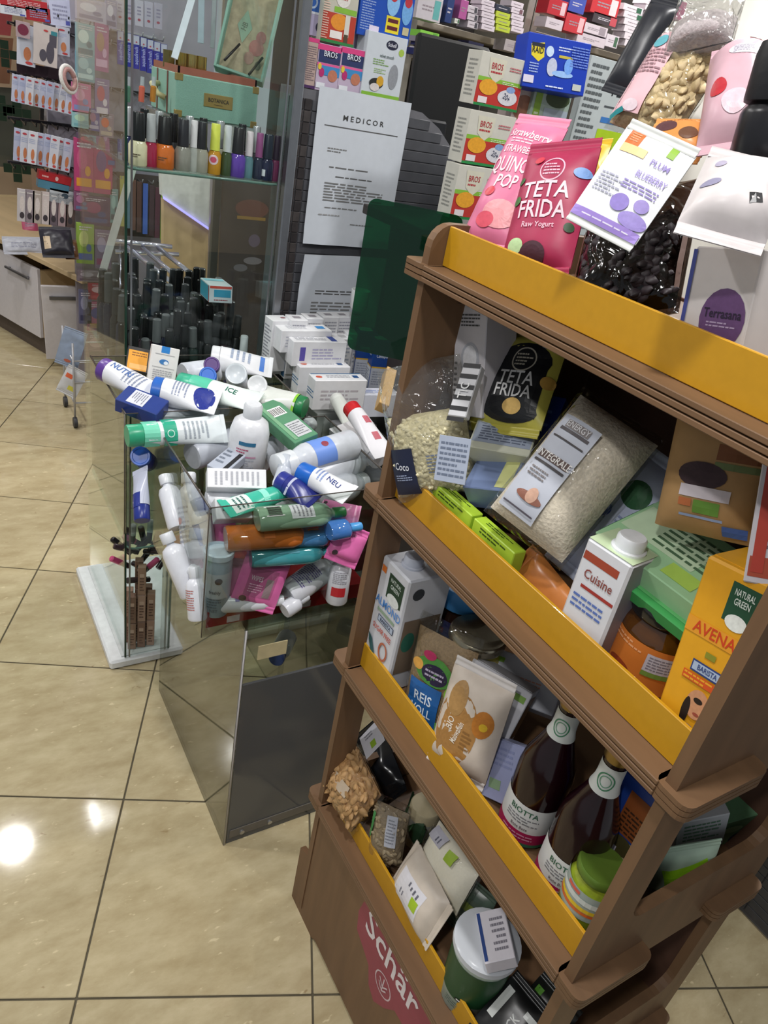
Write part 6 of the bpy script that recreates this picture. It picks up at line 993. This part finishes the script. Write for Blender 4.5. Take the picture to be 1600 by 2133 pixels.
# entrance glazing with green crosses
gd = tag(MB().box(-1.6, at(62, 300, Y=4.9).x, 4.9, 4.91, .02, 2.6, clear('F4F6F4', .02, 1.4)).build('window_1'), 'glass entrance screen with dark green crosses', None, None, 'structure')
q = MB(); gm = mat('12301E', .5); kk = m_per_px(at(30, 230, Y=4.89))
for px, py, s in ((36, 235, 9), (36, 352, 9), (10, 112, 8), (4, 225, 8)):
    P = at(px, py, Y=4.895)
    for dx, dz in ((0, 0), (1, 0), (-1, 0), (0, 1), (0, -1)): q.box(P.x+(dx*2*s-s*.95)*kk, P.x+(dx*2*s+s*.95)*kk, 4.892, 4.898, P.z+(dz*2*s-s*.95)*kk, P.z+(dz*2*s+s*.95)*kk, gm)
q.build('cross_stickers', gd)
slabq('wall_poster', 'coral red poster beyond the entrance screen', 'poster', [(-40, 20), (26, 28), (22, 75), (-40, 68)], 5.4, .02, mat('C9545A', .6))
slabq('wall_poster', 'salmon brown advertising board under the coral poster', 'poster', [(-40, 75), (28, 80), (20, 175), (-40, 170)], 5.4, .02, mat('9E6A50', .6, 0, .25, 5))
slabq('wall_board', 'grey concrete board behind the lower card row', 'board', [(-40, 178), (100, 190), (92, 352), (-40, 345)], 5.5, .02, mat('5A5A52', .7, 0, .2, 4))
slabq('trim_1', 'black frame upright beside the pale door', None, [(84, 225), (92, 226), (90, 300), (83, 300)], 3.4, .03, mat('141212', .5), 'structure')
slabq('door_1', 'pale grey door seen between the card rows', None, [(92, 222), (160, 230), (158, 330), (90, 320)], 3.45, .03, mat('A5A09E', .5), 'structure')
# items on the floor beside the cabinet and small white cup
ws = thing('wire_stand', 'white wire stand on small casters half hidden behind the glass case', 'wire stand', Matrix.Translation((.11, 2.6, 0)))
q = MB(); wm_ = mat('B4B4B8', .3, .3)
for z in (.12, .22, .32): q.tube([(-.1, -.12, z), (.1, -.12, z), (.1, .12, z), (-.1, .12, z), (-.1, -.12, z)], .004, wm_, 6)
for x, y in ((-.1, -.12), (.1, -.12), (-.1, .12), (.1, .12)): q.tube([(x, y, .05), (x, y, .4)], .005, wm_, 6)
q.build('frame', ws)
for x, y in ((-.1, -.12), (.1, -.12), (-.1, .12), (.1, .12)):
    q = MB(); q.lathe([(0, -.008), (.024, -.008), (.025, 0), (.024, .008), (0, .008)], mat('3A3A3E', .5), 16, Matrix.Translation((x, y, .025)) @ Matrix.Rotation(math.pi/2, 4, 'Z')); q.build('caster', ws)
pouch('white leaflet with orange and yellow corner in the wire stand', fr(at(150, 795, Y=2.5), (.5, 0, 1), (-.3, -1, .3)), .09, .11, .012, 'C4C4C6', [('r', -.02, .02, .03, .02, 'D0603A'), ('r', .01, -.03, .03, .02, 'C9C04A')], name='leaflet', cat='leaflet', seed=5)
pouch('pale blue flyer standing in the wire stand', fr(at(148, 725, Y=2.55), (.3, 0, 1), (-.3, -1, .3)), .10, .15, .008, '8E9CB4', [('e', .0, -.06, .03, .014, 'B0604A')], name='leaflet', cat='leaflet', seed=6)
P = at(746, 645, Y=.80)
bottle('plain white plastic cup on the medicine cartons beside the green panel', fr(P, face=(-.5, -1, 0)), [(0, 0), (.018, 0), (.022, .006), (.024, .05), (.0225, .05), (.02, .01), (0, .008)], mat('DADDDC', .25), name='plastic_cup', cat='cup')
